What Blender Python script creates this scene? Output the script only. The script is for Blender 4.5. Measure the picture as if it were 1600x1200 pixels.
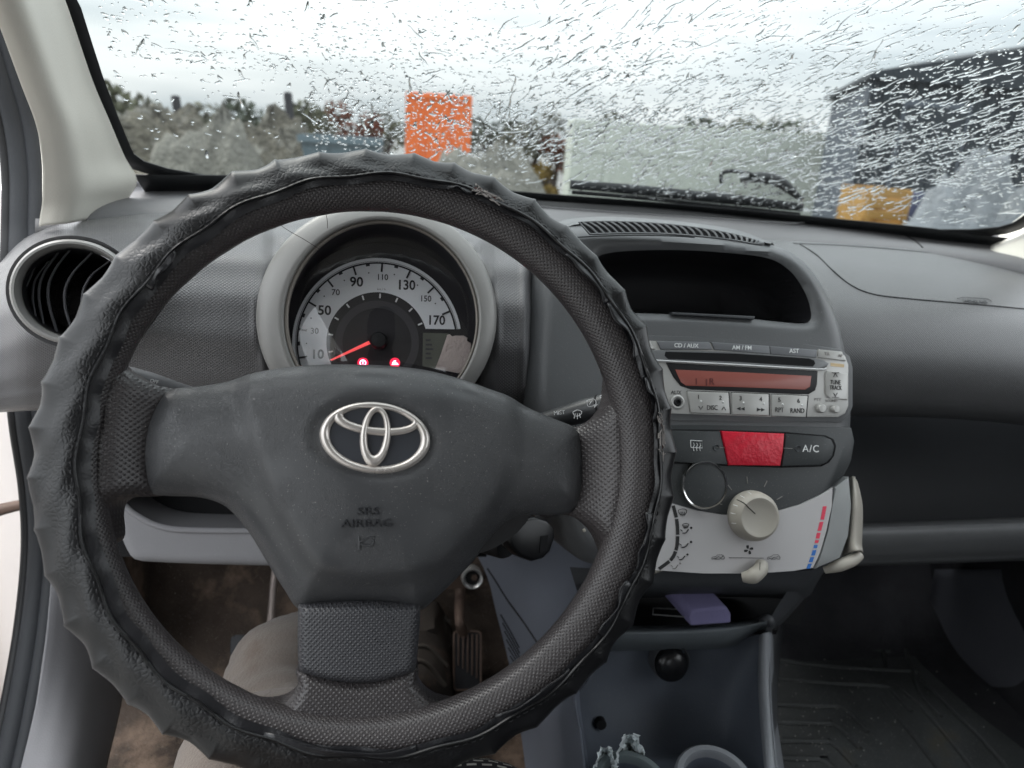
import bpy, bmesh, math, random
import numpy as np
from mathutils import Vector, Matrix, geometry

for _o in list(bpy.data.objects):
    bpy.data.objects.remove(_o)
SC = bpy.context.scene
COL = SC.collection
rnd = random.Random(7)
nrs = np.random.RandomState(11)
R = math.radians

# ------------------------------------------------------------------ camera
W, H, F = 1600.0, 1200.0, 1140.0
CAM = Vector((0.0, 0.0, 1.15))
YAW, PITCH, ROLL = R(9.0), R(18.5), R(3.5)
_f = Vector((math.sin(YAW) * math.cos(PITCH), math.cos(YAW) * math.cos(PITCH), -math.sin(PITCH)))
_r0 = Vector((math.cos(YAW), -math.sin(YAW), 0))
_u0 = _r0.cross(_f)
_r = _r0 * math.cos(ROLL) + _u0 * math.sin(ROLL)
_u = _u0 * math.cos(ROLL) - _r0 * math.sin(ROLL)
cd = bpy.data.cameras.new('camera')
cam = bpy.data.objects.new('camera', cd)
COL.objects.link(cam)
cam.matrix_world = Matrix((( _r.x, _u.x, -_f.x, CAM.x), (_r.y, _u.y, -_f.y, CAM.y), (_r.z, _u.z, -_f.z, CAM.z), (0, 0, 0, 1)))
cd.sensor_width = 36.0
cd.lens = F * 36.0 / W
cd.clip_start = 0.02
cd.clip_end = 2000
cd.dof.use_dof = True
cd.dof.focus_distance = 0.53
cd.dof.aperture_fstop = cd.lens / 3.3
SC.camera = cam

# ------------------------------------------------------------------ world, sun, exposure
wd = bpy.data.worlds.new('World')
SC.world = wd
wd.use_nodes = True
nt = wd.node_tree
nt.nodes.clear()
_out = nt.nodes.new('ShaderNodeOutputWorld')
_bg = nt.nodes.new('ShaderNodeBackground')
_sky = nt.nodes.new('ShaderNodeTexSky')
_sky.sky_type = 'NISHITA'
_sky.sun_disc = False
SUN_EL, SUN_AZ = R(52), R(-48)          # azimuth measured from +Y (ahead of the car) towards +X
_sky.sun_elevation = SUN_EL
_sky.sun_rotation = SUN_AZ
_sky.air_density = 1.0
_sky.dust_density = 4.0
_tc = nt.nodes.new('ShaderNodeTexCoord')
_mp = nt.nodes.new('ShaderNodeMapping')
_mp.inputs['Scale'].default_value = (1.3, 1.3, 9.0)
_nz = nt.nodes.new('ShaderNodeTexNoise')
_nz.inputs['Scale'].default_value = 1.7
_nz.inputs['Detail'].default_value = 4.0
_cr = nt.nodes.new('ShaderNodeValToRGB')
_cr.color_ramp.elements[0].position = 0.36
_cr.color_ramp.elements[0].color = (4.9, 5.35, 5.65, 1)
_cr.color_ramp.elements[1].position = 0.60
_cr.color_ramp.elements[1].color = (7.5, 7.7, 7.8, 1)
_mx = nt.nodes.new('ShaderNodeMixRGB')
_mx.inputs['Fac'].default_value = 0.9      # heavy overcast: cloud hides most of the clear sky
nt.links.new(_tc.outputs['Generated'], _mp.inputs['Vector'])
nt.links.new(_mp.outputs['Vector'], _nz.inputs['Vector'])
nt.links.new(_nz.outputs['Fac'], _cr.inputs['Fac'])
nt.links.new(_sky.outputs['Color'], _mx.inputs['Color1'])
nt.links.new(_cr.outputs['Color'], _mx.inputs['Color2'])
# an overcast sky is about three times brighter overhead than at the horizon: (1 + 2 sin(elevation)) / 3
_sx = nt.nodes.new('ShaderNodeSeparateXYZ')
nt.links.new(_tc.outputs['Generated'], _sx.inputs[0])
_cl = nt.nodes.new('ShaderNodeClamp')
nt.links.new(_sx.outputs['Z'], _cl.inputs[0])
_oc = nt.nodes.new('ShaderNodeMath'); _oc.operation = 'MULTIPLY_ADD'
nt.links.new(_cl.outputs[0], _oc.inputs[0]); _oc.inputs[1].default_value = 2.0; _oc.inputs[2].default_value = 1.0
_vm = nt.nodes.new('ShaderNodeVectorMath'); _vm.operation = 'SCALE'
nt.links.new(_mx.outputs['Color'], _vm.inputs[0]); nt.links.new(_oc.outputs[0], _vm.inputs['Scale'])
nt.links.new(_vm.outputs[0], _bg.inputs['Color'])
_bg.inputs['Strength'].default_value = 0.1
nt.links.new(_bg.outputs['Background'], _out.inputs['Surface'])

sl = bpy.data.lights.new('sun', 'SUN')
sl.energy = 1.3
sl.angle = R(35)
sl.color = (1.0, 0.97, 0.93)
sun = bpy.data.objects.new('sun', sl)
COL.objects.link(sun)
_sd = Vector((math.sin(SUN_AZ) * math.cos(SUN_EL), math.cos(SUN_AZ) * math.cos(SUN_EL), math.sin(SUN_EL)))
sun.rotation_euler = _sd.to_track_quat('Z', 'Y').to_euler()

SC.view_settings.view_transform = 'Standard'
SC.view_settings.look = 'None'
SC.view_settings.gamma = 1.0
SC.view_settings.exposure = 1.27
SC.view_settings.use_curve_mapping = False
SC.render.engine = 'CYCLES'
cy = SC.cycles
cy.use_denoising = True
cy.max_bounces = 8
cy.diffuse_bounces = 4
cy.glossy_bounces = 4
cy.transmission_bounces = 8
cy.transparent_max_bounces = 16
cy.caustics_reflective = True
cy.caustics_refractive = True
cy.blur_glossy = 0.5
cy.sample_clamp_indirect = 6.0

# ------------------------------------------------------------------ geometry helpers
def ray(px, py):
    return _f + _r * ((px - W / 2) / F) - _u * ((py - H / 2) / F)

def pY(px, py, Y):                       # the point seen at (px,py) that lies Y metres ahead of the camera
    d = ray(px, py)
    return CAM + d * (Y / d.y)

def pZ(px, py, z):
    d = ray(px, py)
    return CAM + d * ((z - CAM.z) / d.z)

def pX(px, py, x):
    d = ray(px, py)
    return CAM + d * ((x - CAM.x) / d.x)

class Frame:
    """a plane in the car: O origin, ax / ay in the plane, az its normal towards the driver"""
    def __init__(s, O, ax, ay):
        s.O = Vector(O); s.ax = Vector(ax).normalized()
        s.az = s.ax.cross(Vector(ay)).normalized(); s.ay = s.az.cross(s.ax).normalized()
    def loc(s, px, py, h=0.0):
        d = ray(px, py)
        t = ((s.O - CAM).dot(s.az) + h) / d.dot(s.az)
        p = CAM + d * t - s.O
        return (p.dot(s.ax), p.dot(s.ay))
    def w(s, x, y, h=0.0):
        return s.O + s.ax * x + s.ay * y + s.az * h
    def at(s, px, py, h=0.0):
        x, y = s.loc(px, py, h)
        return s.w(x, y, h)
    def sc(s, px, py):                   # metres per photo pixel here
        a = s.loc(px, py); b = s.loc(px + 10, py)
        return math.hypot(a[0] - b[0], a[1] - b[1]) / 10

def tilted(px, py, Y, lean, yaw=0.0, roll=0.0):
    """frame through a point, leaning back by lean degrees from upright, turned by yaw degrees"""
    a = R(lean)
    ax = Vector((1, 0, 0)); ay = Vector((0, math.sin(a), math.cos(a)))
    M = Matrix.Rotation(R(yaw), 3, 'Z')
    ax = M @ ax; ay = M @ ay
    az = ax.cross(ay)
    M = Matrix.Rotation(R(roll), 3, az)
    return Frame(pY(px, py, Y), M @ ax, M @ ay)

# things and parts
def thing(name, label, cat, loc=(0, 0, 0), group=None):
    o = bpy.data.objects.new(name, None)
    o.empty_display_size = 0.02
    COL.objects.link(o)
    o.location = loc
    o['label'] = label; o['category'] = cat
    if group: o['group'] = group
    return o

def tag(o, label, cat=None, group=None, kind=None):
    o['label'] = label
    if cat: o['category'] = cat
    if group: o['group'] = group
    if kind: o['kind'] = kind
    return o

def world_loc(o):
    v = Vector((0, 0, 0))
    while o is not None:
        v = v + Vector(o.location); o = o.parent
    return v

def obj(name, verts, faces, mat, parent=None, smooth=True, uv=None, origin=None, sharp=None):
    """link ONE mesh object; verts are world coordinates"""
    vs = np.array([tuple(v) for v in verts], dtype=np.float64).reshape(-1, 3)
    if parent is None:
        base = np.array(origin if origin is not None else ((vs.min(0) + vs.max(0)) / 2)[:2].tolist() + [vs[:, 2].min()])
    else:
        base = np.array(world_loc(parent))
    me = bpy.data.meshes.new(name)
    me.from_pydata((vs - base).tolist(), [], [tuple(int(i) for i in f) for f in faces])
    if uv is not None:
        l = me.uv_layers.new(name='uv')
        li = np.empty(len(me.loops), dtype=np.int32)
        me.loops.foreach_get('vertex_index', li)
        l.data.foreach_set('uv', np.asarray(uv, dtype=np.float32)[li].ravel())
    if smooth:
        me.polygons.foreach_set('use_smooth', [True] * len(me.polygons))
    me.update()
    if smooth and sharp is not None:
        bm = bmesh.new(); bm.from_mesh(me)
        for e in bm.edges:
            if len(e.link_faces) == 2 and e.calc_face_angle(0) > R(sharp):
                e.smooth = False
        bm.to_mesh(me); bm.free()
    if mat: me.materials.append(mat)
    o = bpy.data.objects.new(name, me)
    COL.objects.link(o)
    if parent is None:
        o.location = base
    else:
        o.parent = parent
    return o

def flip_fix(o):
    bm = bmesh.new(); bm.from_mesh(o.data)
    bmesh.ops.recalc_face_normals(bm, faces=bm.faces)
    bm.to_mesh(o.data); bm.free()
    return o

def cat(pts, n=8, closed=False):
    """Catmull-Rom through points (any dimension) -> denser list"""
    P = np.array(pts, dtype=float); m = len(P); out = []
    rng = m if closed else m - 1
    for i in range(rng):
        if closed:
            a, b, c, d = P[(i - 1) % m], P[i], P[(i + 1) % m], P[(i + 2) % m]
        else:
            b, c = P[i], P[i + 1]
            a = P[i - 1] if i > 0 else 2 * b - c
            d = P[i + 2] if i + 2 < m else 2 * c - b
        for k in range(n):
            t = k / n
            out.append(0.5 * (2 * b + (c - a) * t + (2 * a - 5 * b + 4 * c - d) * t * t + (3 * b - a - 3 * c + d) * t ** 3))
    if not closed: out.append(P[-1])
    return np.array(out)

def resample(P, sp, closed=True):
    P = np.asarray(P, float)
    Q = np.vstack([P, P[:1]]) if closed else P
    s = np.concatenate([[0], np.cumsum(np.linalg.norm(np.diff(Q, axis=0), axis=1))])
    n = max(4, int(round(s[-1] / sp)))
    t = np.linspace(0, s[-1], n + 1)
    if closed: t = t[:-1]
    return np.stack([np.interp(t, s, Q[:, k]) for k in range(Q.shape[1])], 1)

def seg_dist(P, poly):
    """distance of points P to closed polyline"""
    A = poly; B = np.roll(poly, -1, 0)
    out = np.full(len(P), 1e9)
    for i in range(0, len(P), 2000):
        p = P[i:i + 2000, None, :]
        d = (B - A)[None]
        t = np.clip(((p - A[None]) * d).sum(2) / np.maximum((d * d).sum(2), 1e-18), 0, 1)
        q = A[None] + d * t[..., None]
        out[i:i + 2000] = np.sqrt(((p - q) ** 2).sum(2)).min(1)
    return out

def inside(P, poly):
    x, y = P[:, 0], P[:, 1]; c = np.zeros(len(P), bool)
    j = len(poly) - 1
    for i in range(len(poly)):
        xi, yi = poly[i]; xj, yj = poly[j]
        if yi != yj:
            m = ((yi > y) != (yj > y)) & (x < (xj - xi) * (y - yi) / (yj - yi) + xi)
            c ^= m
        j = i
    return c

def smooth01(x):
    x = np.clip(x, 0, 1); return x * x * (3 - 2 * x)

def sheet(name, fr, outline, hfun, mat, parent, sp=0.005, holes=(), skirt=0.0, raw=False, local=False, hproj=0.0, curved=True, hole_skirt=None, orient=True, flare=0.0):
    """a surface over a traced outline (photo pixels or local metres) on frame fr, heights from hfun(P, d_outline, d_holes)"""
    def prep(pl):
        Q = [p if local else fr.loc(p[0], p[1], hproj) for p in pl]
        Q = np.array(Q)
        if curved: Q = cat(Q, 10, True)
        return resample(Q, sp)
    O = prep(outline); HS = [prep(h) for h in holes]
    lo, hi = O.min(0), O.max(0)
    xs = np.arange(lo[0], hi[0], sp); ys = np.arange(lo[1], hi[1], sp * 0.866)
    G = np.array([(x + (sp / 2 if j % 2 else 0), y) for j, y in enumerate(ys) for x in xs])
    G = G[inside(G, O)]
    G = G[seg_dist(G, O) > sp * 0.45]
    for h in HS:
        G = G[~inside(G, h)]; G = G[seg_dist(G, h) > sp * 0.45]
    P = np.vstack([O] + HS + [G]); edges = []; k = 0
    for L in [O] + HS:
        n = len(L); edges += [(k + i, k + (i + 1) % n) for i in range(n)]; k += n
    r = geometry.delaunay_2d_cdt([Vector(p) for p in P], edges, [], 0, 1e-7)
    V = np.array([(v.x, v.y) for v in r[0]]); T = np.array([tuple(f) for f in r[2] if len(f) == 3])
    C = V[T].mean(1)
    keep = inside(C, O)
    for h in HS: keep &= ~inside(C, h)
    T = T[keep]
    do = seg_dist(V, O)
    dh = [seg_dist(V, h) for h in HS]
    Hh = np.asarray(hfun(V, do, dh), float) * np.ones(len(V))
    verts = [fr.w(V[i, 0], V[i, 1], Hh[i]) for i in range(len(V))]
    a = V[T[:, 1]] - V[T[:, 0]]; b = V[T[:, 2]] - V[T[:, 0]]
    sgn = a[:, 0] * b[:, 1] - a[:, 1] * b[:, 0]
    faces = [tuple(t) if s > 0 else tuple(t[::-1]) for t, s in zip(T, sgn)]
    uv = V.copy()
    if skirt or hole_skirt:
        ed = {}
        for f in faces:
            for i in range(3): ed[(f[i], f[(i + 1) % 3])] = 1
        bnd = [e for e in ed if (e[1], e[0]) not in ed]
        isO = {i for i in range(len(V)) if do[i] < 1e-6}
        mp = {}; uvl = uv.tolist()
        cen = O.mean(0)
        def low(i, hh, fl):
            if i not in mp:
                p = V[i]
                if fl:
                    p = p + (p - cen) / max(np.linalg.norm(p - cen), 1e-6) * fl
                mp[i] = len(verts); verts.append(fr.w(p[0], p[1], hh)); uvl.append((V[i] + 0.01).tolist())
            return mp[i]
        for a_, b_ in bnd:
            if a_ in isO and b_ in isO:
                if skirt: faces.append((b_, a_, low(a_, -skirt, flare), low(b_, -skirt, flare)))
            elif hole_skirt:
                faces.append((b_, a_, low(a_, -hole_skirt, 0), low(b_, -hole_skirt, 0)))
        uv = np.array(uvl)
    return obj(name, verts, faces, mat, parent, uv=uv, sharp=50)

def grid_obj(name, G, mat, parent, thick=0.0, closed_u=False, closed_v=False, uv=None, sharp=None, smooth=True):
    """G[v][u] grid of world points -> quads"""
    G = np.asarray([[tuple(p) for p in row] for row in G], float); nv, nu = G.shape[:2]
    V = G.reshape(-1, 3); faces = []
    for j in range(nv if closed_v else nv - 1):
        for i in range(nu if closed_u else nu - 1):
            a = j * nu + i; b = j * nu + (i + 1) % nu
            c = ((j + 1) % nv) * nu + (i + 1) % nu; d = ((j + 1) % nv) * nu + i
            faces.append((a, d, c, b))
    if uv is None:
        du = np.concatenate([[0], np.cumsum(np.linalg.norm(np.diff(G[nv // 2], axis=0), axis=1))])
        dv = np.concatenate([[0], np.cumsum(np.linalg.norm(np.diff(G[:, nu // 2], axis=0), axis=1))])
        uv = np.stack(np.meshgrid(du, -dv), 2).reshape(-1, 2)
    o = obj(name, V, faces, mat, parent, uv=uv, sharp=sharp, smooth=smooth)
    if thick:
        m = o.modifiers.new('thickness', 'SOLIDIFY'); m.thickness = thick; m.offset = -1
    return o

def patch(name, rows, mat, parent, n=8, m=8, thick=0.0, sharp=None, fn=pY):
    """rows of (px,py,Y) control points -> smooth surface through them"""
    K = [[tuple(fn(*p)) for p in r] for r in rows]
    K = [cat(r, n) for r in K]
    K = np.array(K)
    cols = [cat(K[:, i], m) for i in range(K.shape[1])]
    G = np.array(cols).transpose(1, 0, 2)
    return grid_obj(name, G, mat, parent, thick=thick, sharp=sharp)

def tube(name, pts, rad, mat, parent, closed=False, seg=8, n=6, flat=1.0, normal=None, cap=True):
    """round bar along a path; rad scalar or list"""
    P = cat([tuple(p) for p in pts], n, closed) if n > 1 else np.array([tuple(p) for p in pts], float)
    m = len(P)
    rad = np.interp(np.linspace(0, 1, m), np.linspace(0, 1, len(rad)), rad) if hasattr(rad, '__len__') else np.full(m, rad)
    T = np.roll(P, -1, 0) - np.roll(P, 1, 0)
    if not closed: T[0] = P[1] - P[0]; T[-1] = P[-1] - P[-2]
    T /= np.linalg.norm(T, axis=1)[:, None]
    ref = np.array(normal if normal is not None else ((0, 0, 1) if abs(T[0, 2]) < 0.9 else (1, 0, 0)), float)
    V = []; faces = []
    for i in range(m):
        a = np.cross(T[i], ref); a /= max(np.linalg.norm(a), 1e-9); b = np.cross(a, T[i])
        if normal is None: ref = b
        for k in range(seg):
            t = 2 * math.pi * k / seg
            V.append(P[i] + rad[i] * (a * math.cos(t) + b * flat * math.sin(t)))
    for i in range(m if closed else m - 1):
        for k in range(seg):
            a = i * seg + k; b = i * seg + (k + 1) % seg; j = (i + 1) % m
            faces.append((a, b, j * seg + (k + 1) % seg, j * seg + k))
    if not closed and cap:
        faces.append(tuple(range(seg))[::-1]); faces.append(tuple((m - 1) * seg + k for k in range(seg)))
    L = np.concatenate([[0], np.cumsum(np.linalg.norm(np.diff(P, axis=0), axis=1))])
    uv = np.array([(L[i], k / seg * 6.28 * rad[i]) for i in range(m) for k in range(seg)])
    return obj(name, V, faces, mat, parent, uv=uv, sharp=60)

def plate(name, fr, outline, h0, h1, mat, parent, bevel=0.0006, curved=False, local=False, hproj=None, seg=2):
    """a slab over an outline on frame fr between heights h0 and h1, front edges rounded"""
    hp = h1 if hproj is None else hproj
    Q = np.array([p if local else fr.loc(p[0], p[1], hp) for p in outline])
    if curved: Q = cat(Q, 8, True)
    A = 0.5 * np.sum(Q[:, 0] * np.roll(Q[:, 1], -1) - Q[:, 1] * np.roll(Q[:, 0], -1))
    if A < 0: Q = Q[::-1]
    bm = bmesh.new()
    lo = [bm.verts.new(fr.w(x, y, h0)) for x, y in Q]
    hi = [bm.verts.new(fr.w(x, y, h1)) for x, y in Q]
    top = bm.faces.new(hi); bm.faces.new(lo[::-1])
    n = len(Q)
    for i in range(n): bm.faces.new((lo[i], lo[(i + 1) % n], hi[(i + 1) % n], hi[i]))
    if bevel:
        bmesh.ops.bevel(bm, geom=list(top.edges), offset=bevel, segments=seg, affect='EDGES', profile=0.5, clamp_overlap=True)
    bmesh.ops.triangulate(bm, faces=[f for f in bm.faces if len(f.verts) > 4])
    V = [v.co.copy() for v in bm.verts]; bm.verts.index_update()
    Fc = [tuple(v.index for v in f.verts) for f in bm.faces]
    uv = np.array([((v - fr.O).dot(fr.ax), (v - fr.O).dot(fr.ay)) for v in V])
    bm.free()
    return obj(name, V, Fc, mat, parent, uv=uv, sharp=35)

def rrect(x0, y0, x1, y1, r, n=5, skew=0.0):
    """rounded rectangle in pixels; skew: slope dy/dx of its horizontal sides"""
    out = []
    for cx, cy_, a0 in ((x1 - r, y0 + r, -90), (x1 - r, y1 - r, 0), (x0 + r, y1 - r, 90), (x0 + r, y0 + r, 180)):
        for k in range(n + 1):
            a = R(a0 + 90 * k / n)
            x = cx + r * math.cos(a); y = cy_ + r * math.sin(a)
            out.append((x, y + skew * (x - x0)))
    return out

def ell(cx, cy_, a, b, n=48, tilt=0.0, a0=0.0, a1=360.0):
    out = []
    full = abs(a1 - a0 - 360) < 1e-6
    for k in range(n if full else n + 1):
        t = R(a0 + (a1 - a0) * k / n)
        x, y = a * math.cos(t), -b * math.sin(t)
        c, s = math.cos(R(tilt)), math.sin(R(tilt))
        out.append((cx + c * x - s * y, cy_ + s * x + c * y))
    return out

def band(name, fr, outer, inner, h0, h1, mat, parent, local=False, crown=0.0, closed=True, hproj=None):
    """a flat ring or strip between two traced curves of equal length, raised from h0 to h1"""
    hp = h1 if hproj is None else hproj
    A = np.array([p if local else fr.loc(p[0], p[1], hp) for p in outer]); B = np.array([p if local else fr.loc(p[0], p[1], hp) for p in inner])
    prof = [(0, h0), (0.0, h1 - (h1 - h0) * 0.35), (0.1, h1 - (h1 - h0) * .08), (0.3, h1 + crown * .8), (0.5, h1 + crown), (0.7, h1 + crown * .8), (0.9, h1 - (h1 - h0) * .08), (1.0, h1 - (h1 - h0) * 0.35), (1.0, h0)]
    G = []
    for t, h in prof:
        Q = A * (1 - t) + B * t
        G.append([fr.w(x, y, h) for x, y in Q])
    return flip_fix(grid_obj(name, G, mat, parent, closed_u=closed, sharp=50))

def lathe(name, fr, cx, cy_, prof, mat, parent, seg=40, local=False, hproj=0.0, sharp=40, cap=True, sx=1.0, sy=1.0):
    """turned part: prof = list of (radius, height) about a normal of frame fr"""
    x0, y0 = (cx, cy_) if local else fr.loc(cx, cy_, hproj)
    G = [[fr.w(x0 + r * sx * math.cos(2 * math.pi * k / seg), y0 + r * sy * math.sin(2 * math.pi * k / seg), h) for k in range(seg)] for r, h in prof]
    return flip_fix(grid_obj(name, G, mat, parent, closed_u=True, sharp=sharp))

from mathutils.bvhtree import BVHTree
def caster(o):
    """ray-cast photo pixels onto a built mesh object"""
    b = world_loc(o)
    t = BVHTree.FromPolygons([v.co + b for v in o.data.vertices], [tuple(p.vertices) for p in o.data.polygons])
    def f(px, py, lift=0.0):
        d = ray(px, py).normalized(); r_ = t.ray_cast(CAM, d)
        if r_[0] is None:
            r_ = t.find_nearest(CAM + d * .7)
        n = r_[1]
        if n.dot(d) > 0: n = -n
        return r_[0] + n * lift
    return f
_fonts = {}
def text(name, s, fr, px, py, size_px, mat, parent, h=0.0002, sx=1.0, rot=0.0, bold=0.0, ext=0.00008, align='CENTER', space=1.0, hf=None):
    """lettering standing on frame fr at a photo pixel, cap height about size_px pixels"""
    cu = bpy.data.curves.new('text', 'FONT')
    cu.body = s; cu.align_x = align; cu.align_y = 'CENTER'
    cu.size = 1.0; cu.offset = bold; cu.space_character = space
    cu.resolution_u = 3
    tmp = bpy.data.objects.new('text', cu)
    COL.objects.link(tmp)
    dg = bpy.context.evaluated_depsgraph_get()
    me = bpy.data.meshes.new_from_object(tmp.evaluated_get(dg))
    V0 = np.array([tuple(v.co) for v in me.vertices]); Fc = [tuple(p.vertices) for p in me.polygons]
    bpy.data.objects.remove(tmp); bpy.data.curves.remove(cu); bpy.data.meshes.remove(me)
    sc_ = fr.sc(px, py) * size_px / 0.70
    x0, y0 = fr.loc(px, py, h)
    c, s_ = math.cos(R(rot)), math.sin(R(rot))
    V = []; n = len(V0)
    for hh in ((h,) if not ext else (h + ext, h - 0.0004)):
        for v in V0:
            x, y = v[0] * sc_ * sx, v[1] * sc_
            V.append((x0 + c * x - s_ * y, y0 + s_ * x + c * y, hh))
    base_h = hf(np.array([v_[:2] for v_ in V])) if hf else np.zeros(len(V))
    V = [fr.w(v_[0], v_[1], v_[2] + b_) for v_, b_ in zip(V, base_h)]
    faces = list(Fc)
    if ext:
        ed = {}
        for f in Fc:
            for i in range(len(f)): ed[(f[i], f[(i + 1) % len(f)])] = 1
        for a, b in ed:
            if (b, a) not in ed: faces.append((b, a, a + n, b + n))
    return obj(name, V, faces, mat, parent, smooth=False)

def box_pts(c, s, rz=0.0):
    M = Matrix.Rotation(rz, 3, 'Z')
    return [Vector(c) + M @ Vector((s[0] * i, s[1] * j, s[2] * k)) / 2 for i in (-1, 1) for j in (-1, 1) for k in (-1, 1)]
BOXF = [(0, 1, 3, 2), (4, 6, 7, 5), (0, 4, 5, 1), (2, 3, 7, 6), (0, 2, 6, 4), (1, 5, 7, 3)]
def box(name, c, s, mat, parent=None, rz=0.0, bevel=0.0):
    o = obj(name, box_pts(c, s, rz), BOXF, mat, parent, smooth=False)
    if bevel:
        bm = bmesh.new(); bm.from_mesh(o.data)
        bmesh.ops.bevel(bm, geom=list(bm.edges), offset=bevel, segments=2, affect='EDGES', profile=0.5)
        bm.to_mesh(o.data); bm.free()
    return o

# ------------------------------------------------------------------ materials
_M = {}
def mat(name, col=(0.1, 0.1, 0.1), rough=0.5, spec=0.5, metal=0.0, bump=None, var=0.0, dust=0.0, coat=0.0, emit=None, trans=0.0, ior=1.45, sheen=0.0, stain=None, alpha=1.0, extra=None):
    if name in _M: return _M[name]
    m = bpy.data.materials.new(name); m.use_nodes = True
    t = m.node_tree; N = t.nodes; L = t.links
    b = N['Principled BSDF']
    b.inputs['Base Color'].default_value = (*col, 1)
    b.inputs['Roughness'].default_value = rough
    b.inputs['Specular IOR Level'].default_value = spec
    b.inputs['Metallic'].default_value = metal
    b.inputs['Coat Weight'].default_value = coat
    b.inputs['Coat Roughness'].default_value = 0.12
    b.inputs['Transmission Weight'].default_value = trans
    b.inputs['IOR'].default_value = ior
    b.inputs['Alpha'].default_value = alpha
    if sheen:
        b.inputs['Sheen Weight'].default_value = sheen
    if emit:
        b.inputs['Emission Color'].default_value = (*emit[0], 1); b.inputs['Emission Strength'].default_value = emit[1]
    tc = N.new('ShaderNodeTexCoord')
    def noise(scale, detail=3, rough_=0.55, src='Object'):
        n = N.new('ShaderNodeTexNoise'); n.inputs['Scale'].default_value = scale; n.inputs['Detail'].default_value = detail
        n.inputs['Roughness'].default_value = rough_
        L.new(tc.outputs[src], n.inputs['Vector']); return n
    def math_(op, a, bb=None):
        n = N.new('ShaderNodeMath'); n.operation = op
        for i, v in enumerate((a, bb)):
            if v is None: continue
            if isinstance(v, (int, float)): n.inputs[i].default_value = v
            else: L.new(v, n.inputs[i])
        return n.outputs[0]
    colsock = None
    def mixc(fac, c1, c2):
        n = N.new('ShaderNodeMixRGB')
        if isinstance(fac, (int, float)): n.inputs['Fac'].default_value = fac
        else: L.new(fac, n.inputs['Fac'])
        for k, c in (('Color1', c1), ('Color2', c2)):
            if isinstance(c, tuple): n.inputs[k].default_value = (*c, 1)
            else: L.new(c, n.inputs[k])
        return n.outputs['Color']
    base = tuple(col)
    if var:
        n1 = noise(9.0, 5, 0.6)
        f = math_('MULTIPLY', math_('SUBTRACT', n1.outputs['Fac'], 0.35), 2.2)
        n = N.new('ShaderNodeClamp'); L.new(f, n.inputs[0])
        colsock = mixc(n.outputs[0], tuple(c * (1 - var) for c in col), tuple(min(1, c * (1 + var)) for c in col))
        rr = math_('ADD', rough - 0.08, math_('MULTIPLY', n1.outputs['Fac'], 0.16))
        L.new(rr, b.inputs['Roughness'])
    if stain:
        sc_, thr, sw, scol = stain
        n2 = noise(sc_, 6, 0.65)
        n = N.new('ShaderNodeMapRange'); n.inputs['From Min'].default_value = thr; n.inputs['From Max'].default_value = thr + sw
        L.new(n2.outputs['Fac'], n.inputs['Value'])
        colsock = mixc(n.outputs['Result'], colsock if colsock else base, tuple(scol))
    if dust:
        n3 = noise(900.0, 2); n4 = noise(14.0, 3)
        f = math_('MULTIPLY', math_('GREATER_THAN', n3.outputs['Fac'], 0.70), math_('MULTIPLY', n4.outputs['Fac'], dust * 1.6))
        colsock = mixc(f, colsock if colsock else base, (0.5, 0.48, 0.45))
    if colsock: L.new(colsock, b.inputs['Base Color'])
    if bump:
        kind, sc_, st = bump[:3]
        hsock = None
        if kind == 'grain':
            v = N.new('ShaderNodeTexVoronoi'); v.feature = 'SMOOTH_F1'; v.inputs['Scale'].default_value = sc_
            L.new(tc.outputs['Object'], v.inputs['Vector'])
            n = noise(sc_ * 0.45, 3)
            hsock = math_('ADD', v.outputs['Distance'], math_('MULTIPLY', n.outputs['Fac'], 0.8))
            dist = 0.35 / sc_
        elif kind == 'fine':
            n = noise(sc_, 4, 0.65); hsock = n.outputs['Fac']; dist = 0.6 / sc_
        elif kind == 'leather':
            n0 = noise(sc_ * 0.35, 3)
            mv = N.new('ShaderNodeVectorMath'); mv.operation = 'MULTIPLY_ADD'
            L.new(n0.outputs['Color'], mv.inputs[0]); mv.inputs[1].default_value = (0.006, 0.006, 0.006); L.new(tc.outputs['Object'], mv.inputs[2])
            v = N.new('ShaderNodeTexVoronoi'); v.feature = 'DISTANCE_TO_EDGE'; v.inputs['Scale'].default_value = sc_
            L.new(mv.outputs[0], v.inputs['Vector'])
            hsock = math_('ADD', math_('MINIMUM', math_('MULTIPLY', v.outputs['Distance'], 5.0), 1.0), math_('MULTIPLY', n0.outputs['Fac'], 0.9))
            n9 = noise(26.0, 2)                       # grain is worn smooth in places
            wear = N.new('ShaderNodeMapRange'); wear.inputs['From Min'].default_value = 0.35; wear.inputs['From Max'].default_value = 0.62
            L.new(n9.outputs['Fac'], wear.inputs['Value'])
            hsock = math_('MULTIPLY', hsock, wear.outputs['Result'])
            dist = 0.22 / sc_
        elif kind == 'wrap':
            n0 = noise(sc_ * 0.3, 2)
            mv = N.new('ShaderNodeVectorMath'); mv.operation = 'MULTIPLY_ADD'
            L.new(n0.outputs['Color'], mv.inputs[0]); mv.inputs[1].default_value = (0.005, 0.005, 0.005); L.new(tc.outputs['Object'], mv.inputs[2])
            v = N.new('ShaderNodeTexVoronoi'); v.feature = 'DISTANCE_TO_EDGE'; v.inputs['Scale'].default_value = sc_
            L.new(mv.outputs[0], v.inputs['Vector'])
            hs0 = math_('ADD', math_('MINIMUM', math_('MULTIPLY', v.outputs['Distance'], 4.0), 1.0), math_('MULTIPLY', n0.outputs['Fac'], 0.5))
            s = N.new('ShaderNodeSeparateXYZ'); L.new(tc.outputs['UV'], s.inputs[0])   # leather creases on the inner face, stretched smooth over the ridges
            wear = N.new('ShaderNodeMapRange'); wear.interpolation_type = 'SMOOTHSTEP'
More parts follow.
